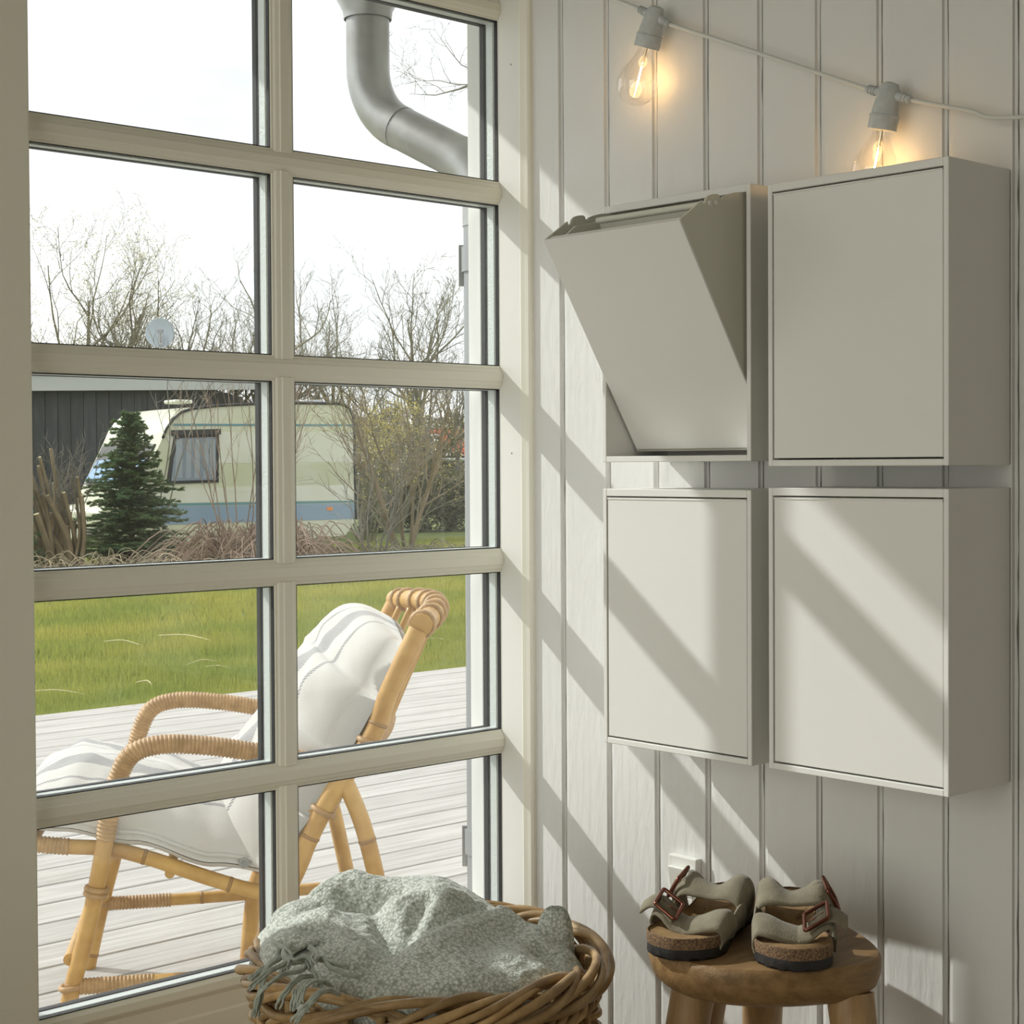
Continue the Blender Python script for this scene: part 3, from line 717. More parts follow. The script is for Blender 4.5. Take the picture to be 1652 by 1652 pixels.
while z > FL + .012:
    pts = []
    for i in range(NS * 6):
        t = 2 * math.pi * i / (NS * 6); s_ = math.cos(t * NS / 2 + (math.pi if row % 2 else 0))
        pts.append(ringpt(t, brad(z) + .0085 * s_, z + .0035 * math.sin(2 * t + row) + .001 * math.sin(t * 9 + row)))
    MB().tube(pts, .0050 + .0006 * math.sin(row), 6, closed=True).build('weaver', m_willow, bk, smooth=True)
    z -= .0125; row += 1
MB().lathe([(.18, 0), (.185, .012)], (BC.x, BC.y, FL), (0, 0, 1), 32).build('base', m_willow, bk)

# blanket -----------------------------------------------------------
def seg_g(a, b, p, q, w_, tap=1.):
    """soft ridge along the segment p-q"""
    px, py = p; qx, qy = q; dx, dy = qx - px, qy - py; L2 = dx * dx + dy * dy
    t = max(0, min(1, ((a - px) * dx + (b - py) * dy) / L2)); d2 = (a - px - dx * t) ** 2 + (b - py - dy * t) ** 2
    return math.exp(-d2 / (w_ * w_))
RID = [  # (p, q, width, height)
    ((-.215, .060), (-.120, .120), .040, .040), ((-.120, .125), (.020, .160), .036, .040), ((-.10, .13), (-.045, .02), .022, .018),
    ((-.205, .000), (-.130, -.015), .030, .030), ((-.130, -.015), (-.070, -.110), .024, .030),
    ((.000, .085), (.060, .070), .055, .034), ((-.035, .020), (.040, .040), .040, .022),
    ((.030, .020), (-.010, -.120), .026, .022), ((.100, .055), (.020, -.090), .024, .026), ((.150, .045), (.110, -.080), .030, .026),
    ((.110, .060), (.185, .000), .030, .020), ((.060, -.120), (.140, -.090), .040, .020), ((-.020, -.155), (.05, -.165), .030, .012)]
VAL = [((-.100, .070), (-.050, .065), .022, .030), ((-.075, .055), (-.035, -.07), .016, .020), ((.075, .060), (-.010, -.060), .012, .018), ((.000, .02), (-.04, -.10), .012, .014),
       ((-.16, .05), (-.10, .035), .014, .018), ((.14, -.02), (.16, -.06), .014, .012)]
CRE = [(-.25, -.612), (-.205, -.594), (-.155, -.568), (-.10, -.556), (.01, -.556), (.05, -.572), (.09, -.594), (.13, -.612), (.17, -.624), (.25, -.64)]
def crest(a):
    for (x0, z0), (x1, z1) in zip(CRE[:-1], CRE[1:]):
        if a <= x1: t = max(0, (a - x0) / (x1 - x0)); return z0 + (z1 - z0) * t
    return CRE[-1][1]
def bh(a, b):
    r_ = math.hypot(a * .96, b); c_ = crest(a)
    S = max(0, min(1, (b + .20) / .29)) ** .75 if b < .09 else 1 - ((b - .09) / .14) ** 2
    h = -.616 + (c_ + .616) * S
    for p, q, w_, hh in RID: h += .42 * hh * seg_g(a, b, p, q, w_) * (.55 if b > .06 else 1)
    for p, q, w_, hh in VAL: h -= .95 * hh * seg_g(a, b, p, q, w_)
    h += .004 * noise.noise(V((a * 12, b * 12, 3))) + .0015 * noise.noise(V((a * 40, b * 40, 9)))
    edge = max(0, r_ - .165) / .040; h -= .045 * min(1.6, edge) ** 2
    return h
bl = MB()
def blf(s_, t_):
    r_ = s_ ** .75 * .203; th = 2 * math.pi * t_
    a = r_ * math.cos(th) * (1.03 if math.cos(th) < 0 else 1.0); b = r_ * math.sin(th)
    # small knit relief
    z_ = bh(a, b)
    u_ = a * 260; v__ = b * 200
    z_ += .0011 * math.sin(u_ + .8 * math.sin(v__)) * math.sin(v__ + 1.1 * math.sin(u_ * .5))
    return bp(a, b, z_)
bl.grid(blf, 150, 420)
def knit_mat():
    M = bpy.data.materials.new('sage_knit'); M.use_nodes = True; nt = M.node_tree; b = nt.nodes['Principled BSDF']; L = nt.links.new
    b.inputs['Roughness'].default_value = .95; b.inputs['Sheen Weight'].default_value = .4
    tcn = nt.nodes.new('ShaderNodeTexCoord'); vo = nt.nodes.new('ShaderNodeTexVoronoi'); vo.inputs['Scale'].default_value = 235; vo.inputs['Randomness'].default_value = .8
    ns = nt.nodes.new('ShaderNodeTexNoise'); ns.inputs['Scale'].default_value = 700; r = nt.nodes.new('ShaderNodeValToRGB')
    r.color_ramp.elements[0].position = .15; r.color_ramp.elements[0].color = (.90, .93, .88, 1); r.color_ramp.elements[1].position = .80; r.color_ramp.elements[1].color = (.37, .41, .355, 1)
    mt = nt.nodes.new('ShaderNodeMath'); mt.operation = 'MULTIPLY_ADD'; mt.inputs[1].default_value = -.9
    bm_ = nt.nodes.new('ShaderNodeBump'); bm_.inputs['Strength'].default_value = .7; bm_.inputs['Distance'].default_value = .0025
    L(tcn.outputs['Object'], vo.inputs['Vector']); L(tcn.outputs['Object'], ns.inputs['Vector'])
    L(vo.outputs['Distance'], r.inputs[0]); L(r.outputs[0], b.inputs['Base Color'])
    L(vo.outputs['Distance'], mt.inputs[0]); L(ns.outputs['Fac'], mt.inputs[2]); L(mt.outputs[0], bm_.inputs['Height']); L(bm_.outputs[0], b.inputs['Normal'])
    return M
m_knit = knit_mat()
bk2 = thing('knitted_blanket', (BC.x, BC.y, -.62), 'sage green knitted wool blanket with fringe heaped in the wicker basket', 'blanket')
bl.build('cloth', m_knit, bk2, smooth=True, weld=True)
# the rolled end standing at the right
kn = MB()
def knf(s_, t_):
    th = 2 * math.pi * t_; c_ = bp(.165, .035, -.618); ph = s_ * math.pi / 2
    rr = .026 * math.cos(ph) ** .6 * (1 + .12 * noise.noise(V((math.cos(th) * 1.5, math.sin(th) * 1.5, s_ * 2))))
    return c_ + E1 * rr * math.cos(th) * 1.05 + E2 * rr * math.sin(th) * .8 + V((0, 0, -.03 + .080 * math.sin(ph) + .0015 * math.sin(th * 22) * math.sin(s_ * 45)))
kn.grid(knf, 40, 80); kn.build('rolled_end', m_knit, bk2, smooth=True, weld=True)
# fold that spills over the rim on the left
fo = MB()
def fof(s_, t_):
    # s across from inside to outside, t along the rim
    ang_ = math.radians(150 + 65 * t_); out_ = .132 + .072 * s_
    a = out_ * math.cos(ang_) * 1.08; b = out_ * math.sin(ang_) * .95
    z_ = -.585 + .016 * math.sin(math.pi * min(1, s_ * 1.15)) - .035 * max(0, s_ - .75) * 4 * .6 + .010 * math.sin(t_ * 9) * s_ + .004 * noise.noise(V((a * 40, b * 40, 1)))
    z_ += -.030 * t_ * s_
    z_ += .0010 * math.sin(a * 260) * math.sin(b * 200)
    return bp(a, b, z_)
fo.grid(fof, 40, 90); fo.build('turned_edge', m_knit, bk2, smooth=True, solid=.006)
# tassels
m_yarn = mat('sage_yarn', (.50, .54, .47), .95, var=(.32, .355, .30), vscale=90, bump=.6, bscale=300, sheen=.4)
r3 = random.Random(11)
def on_b(u, v_, dep): return at(u, v_, dep)
tas = [
 [(478, 1528, 2.00), (452, 1545, 1.95), (432, 1558, 1.91), (412, 1574, 1.89), (404, 1582, 1.885)],
 [(500, 1550, 1.97), (462, 1556, 1.92), (436, 1568, 1.89), (416, 1585, 1.875), (406, 1596, 1.87)],
 [(505, 1540, 1.98), (488, 1565, 1.91), (462, 1570, 1.885), (440, 1582, 1.87), (420, 1600, 1.865), (412, 1618, 1.86), (408, 1640, 1.86)],
 [(452, 1520, 2.00), (446, 1545, 1.95), (430, 1562, 1.90), (422, 1590, 1.875), (416, 1620, 1.865), (410, 1642, 1.86)],
 [(508, 1575, 1.93), (484, 1577, 1.895), (468, 1592, 1.87), (456, 1608, 1.86), (449, 1624, 1.855)],
 [(512, 1580, 1.92), (492, 1583, 1.89), (477, 1597, 1.865), (474, 1612, 1.855), (471, 1628, 1.85)],
 [(536, 1592, 1.90), (520, 1583, 1.885), (500, 1584, 1.865), (486, 1600, 1.855), (484, 1618, 1.85)],
 [(545, 1604, 1.885), (528, 1597, 1.87), (512, 1606, 1.855), (496, 1622, 1.848), (480, 1640, 1.845), (472, 1652, 1.845)],
 [(540, 1598, 1.89), (518, 1600, 1.865), (504, 1614, 1.852), (488, 1632, 1.846), (478, 1646, 1.845)],
 [(470, 1522, 2.0), (458, 1538, 1.95), (470, 1550, 1.92), (495, 1548, 1.93), (505, 1560, 1.91)],
 [(500, 1528, 1.99), (512, 1540, 1.96), (508, 1552, 1.94), (490, 1560, 1.92)],
 [(520, 1545, 1.96), (530, 1560, 1.93), (552, 1572, 1.92), (575, 1578, 1.92)],
 [(515, 1548, 1.96), (535, 1553, 1.94), (560, 1560, 1.935)],
 [(440, 1518, 2.01), (450, 1524, 1.98), (462, 1530, 1.96), (470, 1545, 1.93), (462, 1560, 1.90)],
 [(512, 1545, 1.95), (500, 1560, 1.92), (512, 1575, 1.90), (515, 1590, 1.88)],
]
for pts in tas:
    P_ = catmull([on_b(*p) for p in pts], 5); mb = MB(); k = len(P_)
    offs = [(r3.uniform(-1, 1), r3.uniform(-1, 1), r3.uniform(0, 6)) for _ in range(5)]
    for ox, oy, ph in offs:
        q = []
        for i, p in enumerate(P_):
            sp = .0015 + .0030 * (i / k) ** 2.2
            q.append(p + E1 * (ox * sp + .0007 * math.sin(i * 1.1 + ph)) + V((0, 0, 1)) * (oy * sp * .8) + E2 * .0008 * math.cos(i * 1.1 + ph))
        mb.tube(q, [.0021 * (1 - .55 * (i / k) ** 2) for i in range(k)], 6)
    mb.build('tassel', m_yarn, bk2, smooth=True)

# ================================================================== LOUNGE CHAIR
FD = V((-.82736817, .56165996, 0)); LT = V((.56165996, .82736817, 0)); F0 = V((-.33654, .87817, DK)); CW = .6237
def cp(s_, lat, h): return F0 + FD * s_ + LT * lat + V((0, 0, h))
ch = thing('rattan_lounge_chair', cp(-.33, CW / 2, 0), 'bamboo and rattan lounge armchair on the sunny deck outside', 'chair')
def pole(pts, r_, lat, name='pole', nodes=(), m__=None):
    P_ = catmull([cp(a, lat if len(q) < 1 else lat + q[0], h) for a, h, *q in pts], 7)
    o_ = MB().tube(P_, r_, 14).build(name, m__ or m_bamboo, ch, smooth='auto')
    for t in nodes:
        i = int(t * (len(P_) - 1)); d_ = (P_[min(i + 1, len(P_) - 1)] - P_[max(i - 1, 0)]).normalized()
        rr = r_ if not isinstance(r_, list) else r_[0]
        MB().tube([P_[i] - d_ * .004, P_[i] - d_ * .0015, P_[i] + d_ * .0015, P_[i] + d_ * .004], [rr, rr * 1.06, rr * 1.06, rr], 14).build('node', m_node, o_, smooth=True)
    return P_, o_
def wrap(P_, r_, t0, t1, parent, pitch=.0075, name='wrapping'):
    """round cane wound tightly round the path"""
    L = [0]
    for a, b in zip(P_[:-1], P_[1:]): L.append(L[-1] + (b - a).length)
    tot = L[-1]; s0 = t0 * tot; s1 = t1 * tot; n = int((s1 - s0) / pitch) ; mb = MB()
    def pos(s_):
        for i in range(len(L) - 1):
            if L[i + 1] >= s_ or i == len(L) - 2:
                t = (s_ - L[i]) / max(1e-9, L[i + 1] - L[i]); return P_[i].lerp(P_[i + 1], t), (P_[i + 1] - P_[i]).normalized()
    # a ribbed sleeve: one bulge per turn
    path = []; rad = []
    for k in range(n):
        for q, f in ((0.0, .93), (.25, 1.07), (.5, 1.12), (.75, 1.07)):
            s_ = s0 + (k + q) * pitch; p, d_ = pos(s_); path.append(p); rad.append(r_ * f)
    mb.tube(path, rad, 12); return mb.build(name, m_rattan, parent, smooth=True)
def ringwrap(p, d_, r_, parent, n=2):
    d_ = d_.normalized(); N_ = d_.orthogonal().normalized(); B2 = d_.cross(N_); mb = MB()
    for k in range(n):
        c_ = p + d_ * (.010 * (k - (n - 1) / 2)); mb.tube([c_ + (N_ * math.cos(t) + B2 * math.sin(t)) * (r_ + .003) for t in [6.2832 * i / 16 for i in range(16)]], .006, 7, closed=True)
    return mb.build('binding', m_rattan, parent, smooth=True)
for side_, lat in ((0, 0.), (1, CW)):
    # front leg + arm in one bent pole
    leg, lo = pole([(.018, 0), (-.016, .15), (-.050, .28), (-.080, .43)], .0165, lat, 'front_leg', (.12, .36))
    arm, ao = pole([(-.080, .43), (-.090, .49), (-.104, .545), (-.131, .594), (-.190, .612), (-.282, .606), (-.384, .588), (-.50, .565), (-.565, .56)], .0170, lat, 'armrest')
    wrap(arm, .0180, 0.0, .97, ao)
    ringwrap(cp(-.062, lat, .33), cp(-.08, lat, .43) - cp(-.05, lat, .28), .0165, lo)
    back, bo_ = pole([(-.345, 0), (-.362, .16), (-.400, .26), (-.450, .366), (-.473, .421), (-.522, .511), (-.596, .613), (-.634, .71), (-.690, .825)], .0195, lat, 'back_pole', (.18, .50, .80))
    ringwrap(cp(-.50, lat, .47), cp(-.522, lat, .511) - cp(-.473, lat, .421), .0195, bo_, 1); ringwrap(cp(-.592, lat, .605), V(cp(-.634, lat, .71) - cp(-.59, lat, .6)), .0195, bo_, 1)
    fs_ = .055 if lat else 0
    st_, so2 = pole([(-.540 + fs_ * .6, .535 - fs_ * .6), (-.577 + fs_, .441), (-.607 + fs_, .317), (-.640 + fs_, .15), (-.665 + fs_, 0)], .0175, lat, 'rear_leg', (.35, .8))
    sr, so3 = pole([(-.010, .147), (-.10, .148), (-.30, .153), (-.48, .160), (-.630, .168)], .0140, lat, 'stretcher', (.45,))
    wrap(sr, .0150, .03, .27, so3); wrap(sr, .0150, .86, .99, so3)
    ringwrap(cp(-.012, lat, .147), FD * .1 + V((0, 0, 1)), .016, so3, 1)
    rl, ro = pole([(.075, .424), (.0, .414), (-.086, .406), (-.162, .384), (-.233, .357), (-.286, .337), (-.358, .313), (-.43, .30)], .0150, lat + (.028 if lat == 0 else -.028), 'seat_rail', (.42, .78))
    wrap(rl, .0155, .02, .17, ro)
# cross members
def cross(a, h, r_, name, bow=0., n0=.0, n1=CW, wrapd=False):
    P_ = catmull([cp(a - bow * math.sin(math.pi * t), n0 + (n1 - n0) * t, h + bow * .25 * math.sin(math.pi * t)) for t in [i / 8 for i in range(9)]], 4)
    o_ = MB().tube(P_, r_, 14).build(name, m_bamboo, ch, smooth='auto')
    if wrapd: wrap(P_, r_ * 1.06, .02, .98, o_, .0085)
    return P_, o_
cross(.070, .420, .013, 'seat_crossbar', 0, .03, CW - .03, True); cross(-.40, .285, .013, 'seat_crossbar'); cross(-.01, .20, .012, 'stretcher')
cross(-.20, .352, .010, 'seat_crossbar', 0, .03, CW - .03)
cross(-.480, .455, .020, 'back_crossbar', .055, wrapd=True); cross(-.588, .600, .020, 'back_crossbar', .055, wrapd=True)
tp_, to_ = cross(-.694, .835, .0225, 'top_rail', .060, -.012, CW + .012)
for t in (.05, .16, .28, .40, .52, .64, .76, .88, .96):
    i = int(t * (len(tp_) - 1)); d_ = (tp_[min(i + 1, len(tp_) - 1)] - tp_[max(0, i - 1)]).normalized(); ringwrap(tp_[i], d_, .0205, to_, 1).scale = (1, 1, 1)
for k in range(9):
    t = .08 + .105 * k; bowf = math.sin(math.pi * t)
    P_ = catmull([cp(-.592 - .055 * bowf, CW * t, .602), cp(-.64 - .058 * bowf, CW * (t + .018), .715), cp(-.690 - .060 * bowf, CW * t, .83)], 5)
    MB().tube(P_, .0085, 9).build('back_spindle', m_bamboo, ch, smooth=True)

# cushions ------------------------------------------------------------
def cushion_mat(name, bands):
    M = mat(name, (.665, .645, .605), .95, bump=.35, bscale=420, sheen=.3, trans=.12)
    nt = M.node_tree; L = nt.links.new; b = nt.nodes['Principled BSDF']
    uvn = nt.nodes.new('ShaderNodeUVMap'); sp = nt.nodes.new('ShaderNodeSeparateXYZ'); L(uvn.outputs[0], sp.inputs[0])
    prev = None
    def mth(op, a, b_=None):
        n_ = nt.nodes.new('ShaderNodeMath'); n_.operation = op
        for i_, q in enumerate((a, b_)):
            if q is None: continue
            if isinstance(q, (int, float)): n_.inputs[i_].default_value = q
            else: L(q, n_.inputs[i_])
        return n_.outputs[0]
    # thread pattern inside the band: slanted short dashes
    s1 = mth('SINE', mth('ADD', mth('MULTIPLY', sp.outputs[0], 620.), mth('MULTIPLY', sp.outputs[1], 500.)))
    s2 = mth('SINE', mth('SUBTRACT', mth('MULTIPLY', sp.outputs[1], 900.), mth('MULTIPLY', sp.outputs[0], 120.)))
    d_ = mth('GREATER_THAN', mth('ADD', s1, mth('MULTIPLY', s2, .9)), .0)
    tot = None
    for c_, w_ in bands:
        m1 = mth('LESS_THAN', mth('ABSOLUTE', mth('SUBTRACT', sp.outputs[1], c_)), w_)
        tot = m1 if tot is None else mth('MAXIMUM', tot, m1)
    f = mth('MULTIPLY', mth('MULTIPLY', tot, d_), 1.0)
    mx = nt.nodes.new('ShaderNodeMix'); mx.data_type = 'RGBA'; L(f, mx.inputs[0]); mx.inputs[6].default_value = (.665, .645, .605, 1); mx.inputs[7].default_value = (.10, .11, .14, 1)
    L(mx.outputs[2], b.inputs['Base Color']); return M
m_cush = cushion_mat('striped_linen', [(.16, .008), (.30, .045), (.41, .006), (.60, .006), (.72, .045), (.84, .008)])
def interp(tab, s_):
    for (a, *p), (b, *q) in zip(tab[:-1], tab[1:]):
        if s_ <= b:
            t = (s_ - a) / (b - a); t = t * t * (3 - 2 * t); return [x + (y - x) * t for x, y in zip(p, q)]
    return list(tab[-1][1:])
sc2 = thing('seat_cushion', cp(-.15, CW / 2, .42), 'long white linen seat cushion with grey woven stripes on the lounge chair', 'cushion')
def seatc(top):
    def f(a, b):
        s_ = .105 - .56 * a; lat = .012 + (CW - .024) * b
        base = interp([(0, .432), (.18, .425), (.42, .395), (.7, .345), (1, .315)], a)[0]
        ea = (1 - abs(2 * a - 1) ** 4) ** .5 if 0 < a < 1 else 0; eb = (1 - abs(2 * b - 1) ** 3.2) ** .55 if 0 < b < 1 else 0
        th = .110 * ea * eb + .002
        th *= 1 + .10 * noise.noise(V((a * 5, b * 4, 1))) + .07 * noise.noise(V((a * 14, b * 9, 2)))
        z_ = base + .028 + (th if top else -.028 * ea * eb)
        sh = .012 * noise.noise(V((a * 6, b * 6, 8)))
        return cp(s_, lat + (sh if b in (0, 1) else 0) , z_)
    return f
mb = MB(); mb.grid(seatc(True), 60, 50, True); mb.grid(seatc(False), 60, 50, True); mb.build('cover', m_cush, sc2, smooth=True, weld=True)
pp = MB()
for b_ in (0.004, .996):
    pp.tube([seatc(True)(i / 40, b_) for i in range(41)], .0035, 6)
pp.build('piping', m_cush, sc2, smooth=True)
m_btn = mat('grey_button', (.30, .31, .30), .5)
bt = MB()
for (u, v_) in ((402, 1381),):
    p = cp(-.345, -.004 + .016, .372); bt.lathe([(.011, 0), (.011, .003), (.006, .0045), (.003, .002)], p, -LT, 16)
bt.build('button', m_btn, sc2, smooth='auto')
bc = thing('back_cushion', cp(-.45, CW / 2, .45), 'plump white linen back cushion with grey stripes leaning in the lounge chair', 'cushion')
def backc(front):
    def f(a, b):
        # a from bottom to top along the back, b across
        s0, h0 = interp([(0, -.385, .355), (.25, -.475, .460), (.5, -.545, .570), (.75, -.612, .690), (1, -.662, .800)], a)
        nrm = (.86, .50)
        ea = (1 - abs(2 * a - 1) ** 4.5) ** .5 if 0 < a < 1 else 0; eb = (1 - abs(2 * b - 1) ** 3.0) ** .55 if 0 < b < 1 else 0
        th = (.200 - .070 * a) * ea * eb
        wr = .022 * noise.noise(V((a * 7, b * 3, 4))) + .012 * noise.noise(V((a * 5 + b * 9, b * 4, 12))) + .007 * noise.noise(V((a * 16 - b * 8, b * 9, 5)))
        th = (th + wr * ea * eb) if front else -.045 * ea * eb
        lat = -.006 + (CW + .012) * b; lat = CW / 2 + (lat - CW / 2) * (1 - .10 * a * a) + .010 * noise.noise(V((a * 8, b * 2, 6)))
        return cp(s0 + nrm[0] * th, lat, h0 + nrm[1] * th + .02 * math.sin(b * 3.14) * a)
    return f
mb = MB(); mb.grid(backc(True), 70, 50, True); mb.grid(backc(False), 70, 50, True); mb.build('cover', m_cush, bc, smooth=True, weld=True)

# ================================================================== FAR GARDEN
AZ = GZ
# --- black shed
SHD = V((.72, -.68, 0)).normalized()   # along its wall, to the right in the picture
p_l = at(-60, 700, 30.2); p_r = at(352, 700, 30.2); p_l.z = p_r.z = AZ; sd = (p_r - p_l); sl_ = sd.length; sd.normalize(); sb = V((-sd.y, sd.x, 0))
if sb.dot(CF) < 0: sb = -sb
zt_ = at(200, 631, 30.2).z
sh = thing('black_shed', (p_l + p_r) / 2, 'low black timber shed with pale grey roof edge behind the caravan', 'shed')
nb_ = int(sl_ / .115)
bm_ = MB(); bm_.obox((p_l + p_r) / 2 + V((0, 0, (zt_ - AZ) / 2)) + sb * 1.5, sd, sb, V((0, 0, 1)), sl_ / 2 - .02, 1.45, (zt_ - AZ) / 2); bm_.build('wall', m_shed, sh)
for k in range(nb_):
    c_ = p_l + sd * (sl_ * (k + .5) / nb_) + V((0, 0, (zt_ - AZ) / 2 + .05)) - sb * (.0 if k % 2 else .018)
    MB().obox(c_, sd, sb, V((0, 0, 1)), sl_ / nb_ * .5 if k % 2 else sl_ / nb_ * .46, .02, (zt_ - AZ) / 2).build('board', m_shed, sh)
zr = at(200, 605, 30.2).z
fa = MB(); ex = at(412, 640, 29.6); ex2 = p_l - sb * .3; w_ = (ex - V((ex2.x, ex2.y, ex.z))).length
fa.obox(V((p_l.x, p_l.y, (zt_ + zr) / 2)) - sb * .3 + sd * (w_ / 2), sd, sb, V((0, 0, 1)), w_ / 2, .03, (zr - zt_) / 2); fa.build('fascia', m_fasc, sh)
fa = MB(); fa.obox(V((p_l.x, p_l.y, zr + .03)) - sb * -1.4 + sd * (w_ / 2), sd, sb, V((0, 0, 1)), w_ / 2 + .02, 1.78, .035); fa.build('roof_slab', m_fasc, sh, bevel=.01)
# satellite dish on the shed roof
dc = at(258, 537, 30.6)
ds = thing('satellite_dish', (dc.x, dc.y, zr + .06), 'round pale blue grey satellite dish standing on the shed roof', 'dish')
nf = -CF; N1 = CR; N2 = nf.cross(N1).normalized()
mb = MB(); prof = [(.0, .06), (.10, .054), (.19, .034), (.265, .004), (.27, .0), (.265, -.004), (.19, .026), (.10, .046), (.001, .052)]
mb.lathe([(max(.001, a), -h) for a, h in prof], dc, nf, 32, False); mb.build('reflector', m_dish, ds, smooth='auto')
mb = MB(); mb.obox(dc + CR * .02 - V((0, 0, .12)) + nf * .05, CR, nf, V((0, 0, 1)), .04, .03, .10); mb.build('bracket', m_fasc, ds)
mb = MB(); mb.tube([V((dc.x, dc.y, zr + .03)) + nf * .06 + CR * .03, dc + nf * .06 + CR * .03 - V((0, 0, .05))], .018, 8); mb.tube([dc + nf * .06 + CR * .03 - V((0, 0, .2)), dc + nf * .24 + CR * .06 - V((0, 0, .02))], .010, 6)
mb.obox(dc + nf * .26 + CR * .06, CR, nf, V((0, 0, 1)), .05, .03, .03); mb.build('mast', m_metal, ds)

# --- caravan
cA = at(283, 878, 24.0); cB = at(574, 866, 25.8)
ax = (cB - cA); ax.z = 0; ax.normalize(); ay = V((-ax.y, ax.x, 0));
if ay.dot(CF) < 0: ay = -ay
cz = AZ + .02; c0 = V((cA.x, cA.y, cz)); az = V((0, 0, 1))
tilt_ = .028
def cv(x, y, z_): return c0 + ax * x + ay * y + az * (z_ + tilt_ * x)
def pz(u, v_): 
    """side plane coordinates of a photo point"""
    d = CF + CR * ((u - 826) / FPX) - CU * ((v_ - 805.04) / FPX); t = (c0 - CAM).dot(ay) / d.dot(ay); q = CAM + d * t - c0
    x = q.dot(ax); return x, q.z - tilt_ * x
cr = thing('caravan', cv(1.2, 1.0, 0), 'old cream touring caravan with blue band parked across the lawn', 'caravan')
outl = [pz(*p) for p in ((300, 876), (256, 873), (218, 868), (214, 815), (224, 789), (246, 742), (262, 707), (268, 692), (279, 676), (292, 665), (310, 659), (350, 654.5), (414, 651), (480, 650), (545, 651), (556, 653.5), (564, 660), (569, 671), (571, 690), (574, 820), (574, 838), (557, 864), (500, 869))]
def inset(y): return y
mb = MB(); mb.prism(outl, lambda p, q, a: cv(p, a, q), 0, 2.05); mb.build('body', m_car, cr, smooth='auto')
def panel(us, name, m__, off=.006, par=None):
    pts = [pz(*p) for p in us]; mb = MB(); mb.prism(pts, lambda p, q, a: cv(p, a, q), -off, .002); return mb.build(name, m__, par or cr)
panel([(300, 697), (570, 697), (571, 745), (285, 748), (268, 702)][::1], 'side_panel', m_carl, .004)
panel([(220, 790), (572, 782), (573, 807), (222, 812)], 'side_panel', m_carl, .004)
panel([(281, 683.5), (570, 684.5), (570, 687.5), (279, 687)], 'stripe', m_cart)
panel([(222, 813), (573, 807.5), (573, 811), (222, 817)], 'stripe', m_cart)
panel([(222, 818), (573, 812), (573, 837), (222, 848)], 'blue_band', m_carb)
panel([(281, 700), (352, 698), (352, 778), (268, 781), (274, 740)], 'side_window_frame', m_rub, .02)
wi = panel([(288, 707), (347, 705), (347, 774), (275, 776), (279, 740)], 'side_window', m_cwin, .026)
for u0, u1 in ((283, 293), (300, 307), (314, 321), (329, 335), (338, 346)): panel([(u0, 709), (u1, 708.5), (u1, 771), (u0 - 2, 772)], 'curtain', m_curt, .028, wi)
panel([(276, 694), (354, 692), (354, 701), (276, 703)], 'window_awning_rail', m_rub, .05)
panel([(527, 818), (536, 818), (536, 823.5), (527, 823.5)], 'reflector', m_orange, .012)
# roof edge trim
tr_ = [pz(*p) for p in ((262, 707), (268, 692), (279, 676), (292, 665), (310, 659), (350, 654.5), (414, 651), (480, 650), (545, 651), (556, 653.5), (564, 660), (569, 671), (571, 690), (574, 838))]
MB().tube([cv(x, -.01, z_) for x, z_ in tr_], .022, 6).build('edge_trim', m_rub, cr, smooth=True)
# front window band on the sloped nose
fx0, fz0 = pz(258, 716); fx1, fz1 = pz(227, 783)
MB().prism([(fx0 - .035, fz0), (fx1 - .035, fz1), (fx1 + .05, fz1), (fx0 + .05, fz0)], lambda p, q, a: cv(p, a, q), .12, 1.95).build('front_window_frame', m_rub, cr)
for y0, y1 in ((.17, .72), (.78, 1.32), (1.38, 1.9)):
    MB().prism([(fx0 - .040, fz0 - .05), (fx1 - .048, fz1 + .05), (fx1 + .05, fz1 + .05), (fx0 + .05, fz0 - .05)], lambda p, q, a: cv(p, a, q), y0, y1).build('front_window', m_cwin2, cr)
# gas locker, drawbar, wheel, roof vents
gx0, gz0 = pz(222, 815); 
MB().prism([(gx0 + .1, .28), (gx0 - .42, .30), (gx0 - .46, .72), (gx0 - .38, .80), (gx0 + .1, .84)], lambda p, q, a: cv(p, a, q), .25, 1.8).build('gas_locker', m_car, cr, bevel=.03)
for k in range(4): MB().prism([(gx0 - .47, .34 + k * .045), (gx0 - .48, .36 + k * .045), (gx0 - .40, .36 + k * .045), (gx0 - .40, .34 + k * .045)], lambda p, q, a: cv(p, a, q), .35, .8).build('vent_slat', m_rub, cr)
MB().tube([cv(gx0, 1.0, .25), cv(gx0 - 1.0, 1.0, .25)], .04, 8).build('drawbar', m_metal, cr)
MB().tube([cv(gx0 - .8, .95, -.03), cv(gx0 - .8, .95, .5)], .03, 8).build('jockey_post', m_metal, cr)
MB().lathe([(.30, 0), (.31, .03), (.31, .15), (.30, .18), (.01, .18)], cv(1.3, .02, .29), ay, 24).build('wheel', m_rub, cr, smooth='auto')
for u in (312, 487, 523): 
    x_, z_ = pz(u, 650); MB().obox(cv(x_, .5, z_ + .03), ax, ay, az, .14, .2, .028).build('roof_vent', m_carl if u == 312 else m_fasc, cr, bevel=.02)
MB().obox(cv(pz(510, 651)[0], .35, pz(510, 651)[1] + .02), ax, ay, az, .34, .12, .02).build('roof_rail', m_fasc, cr)

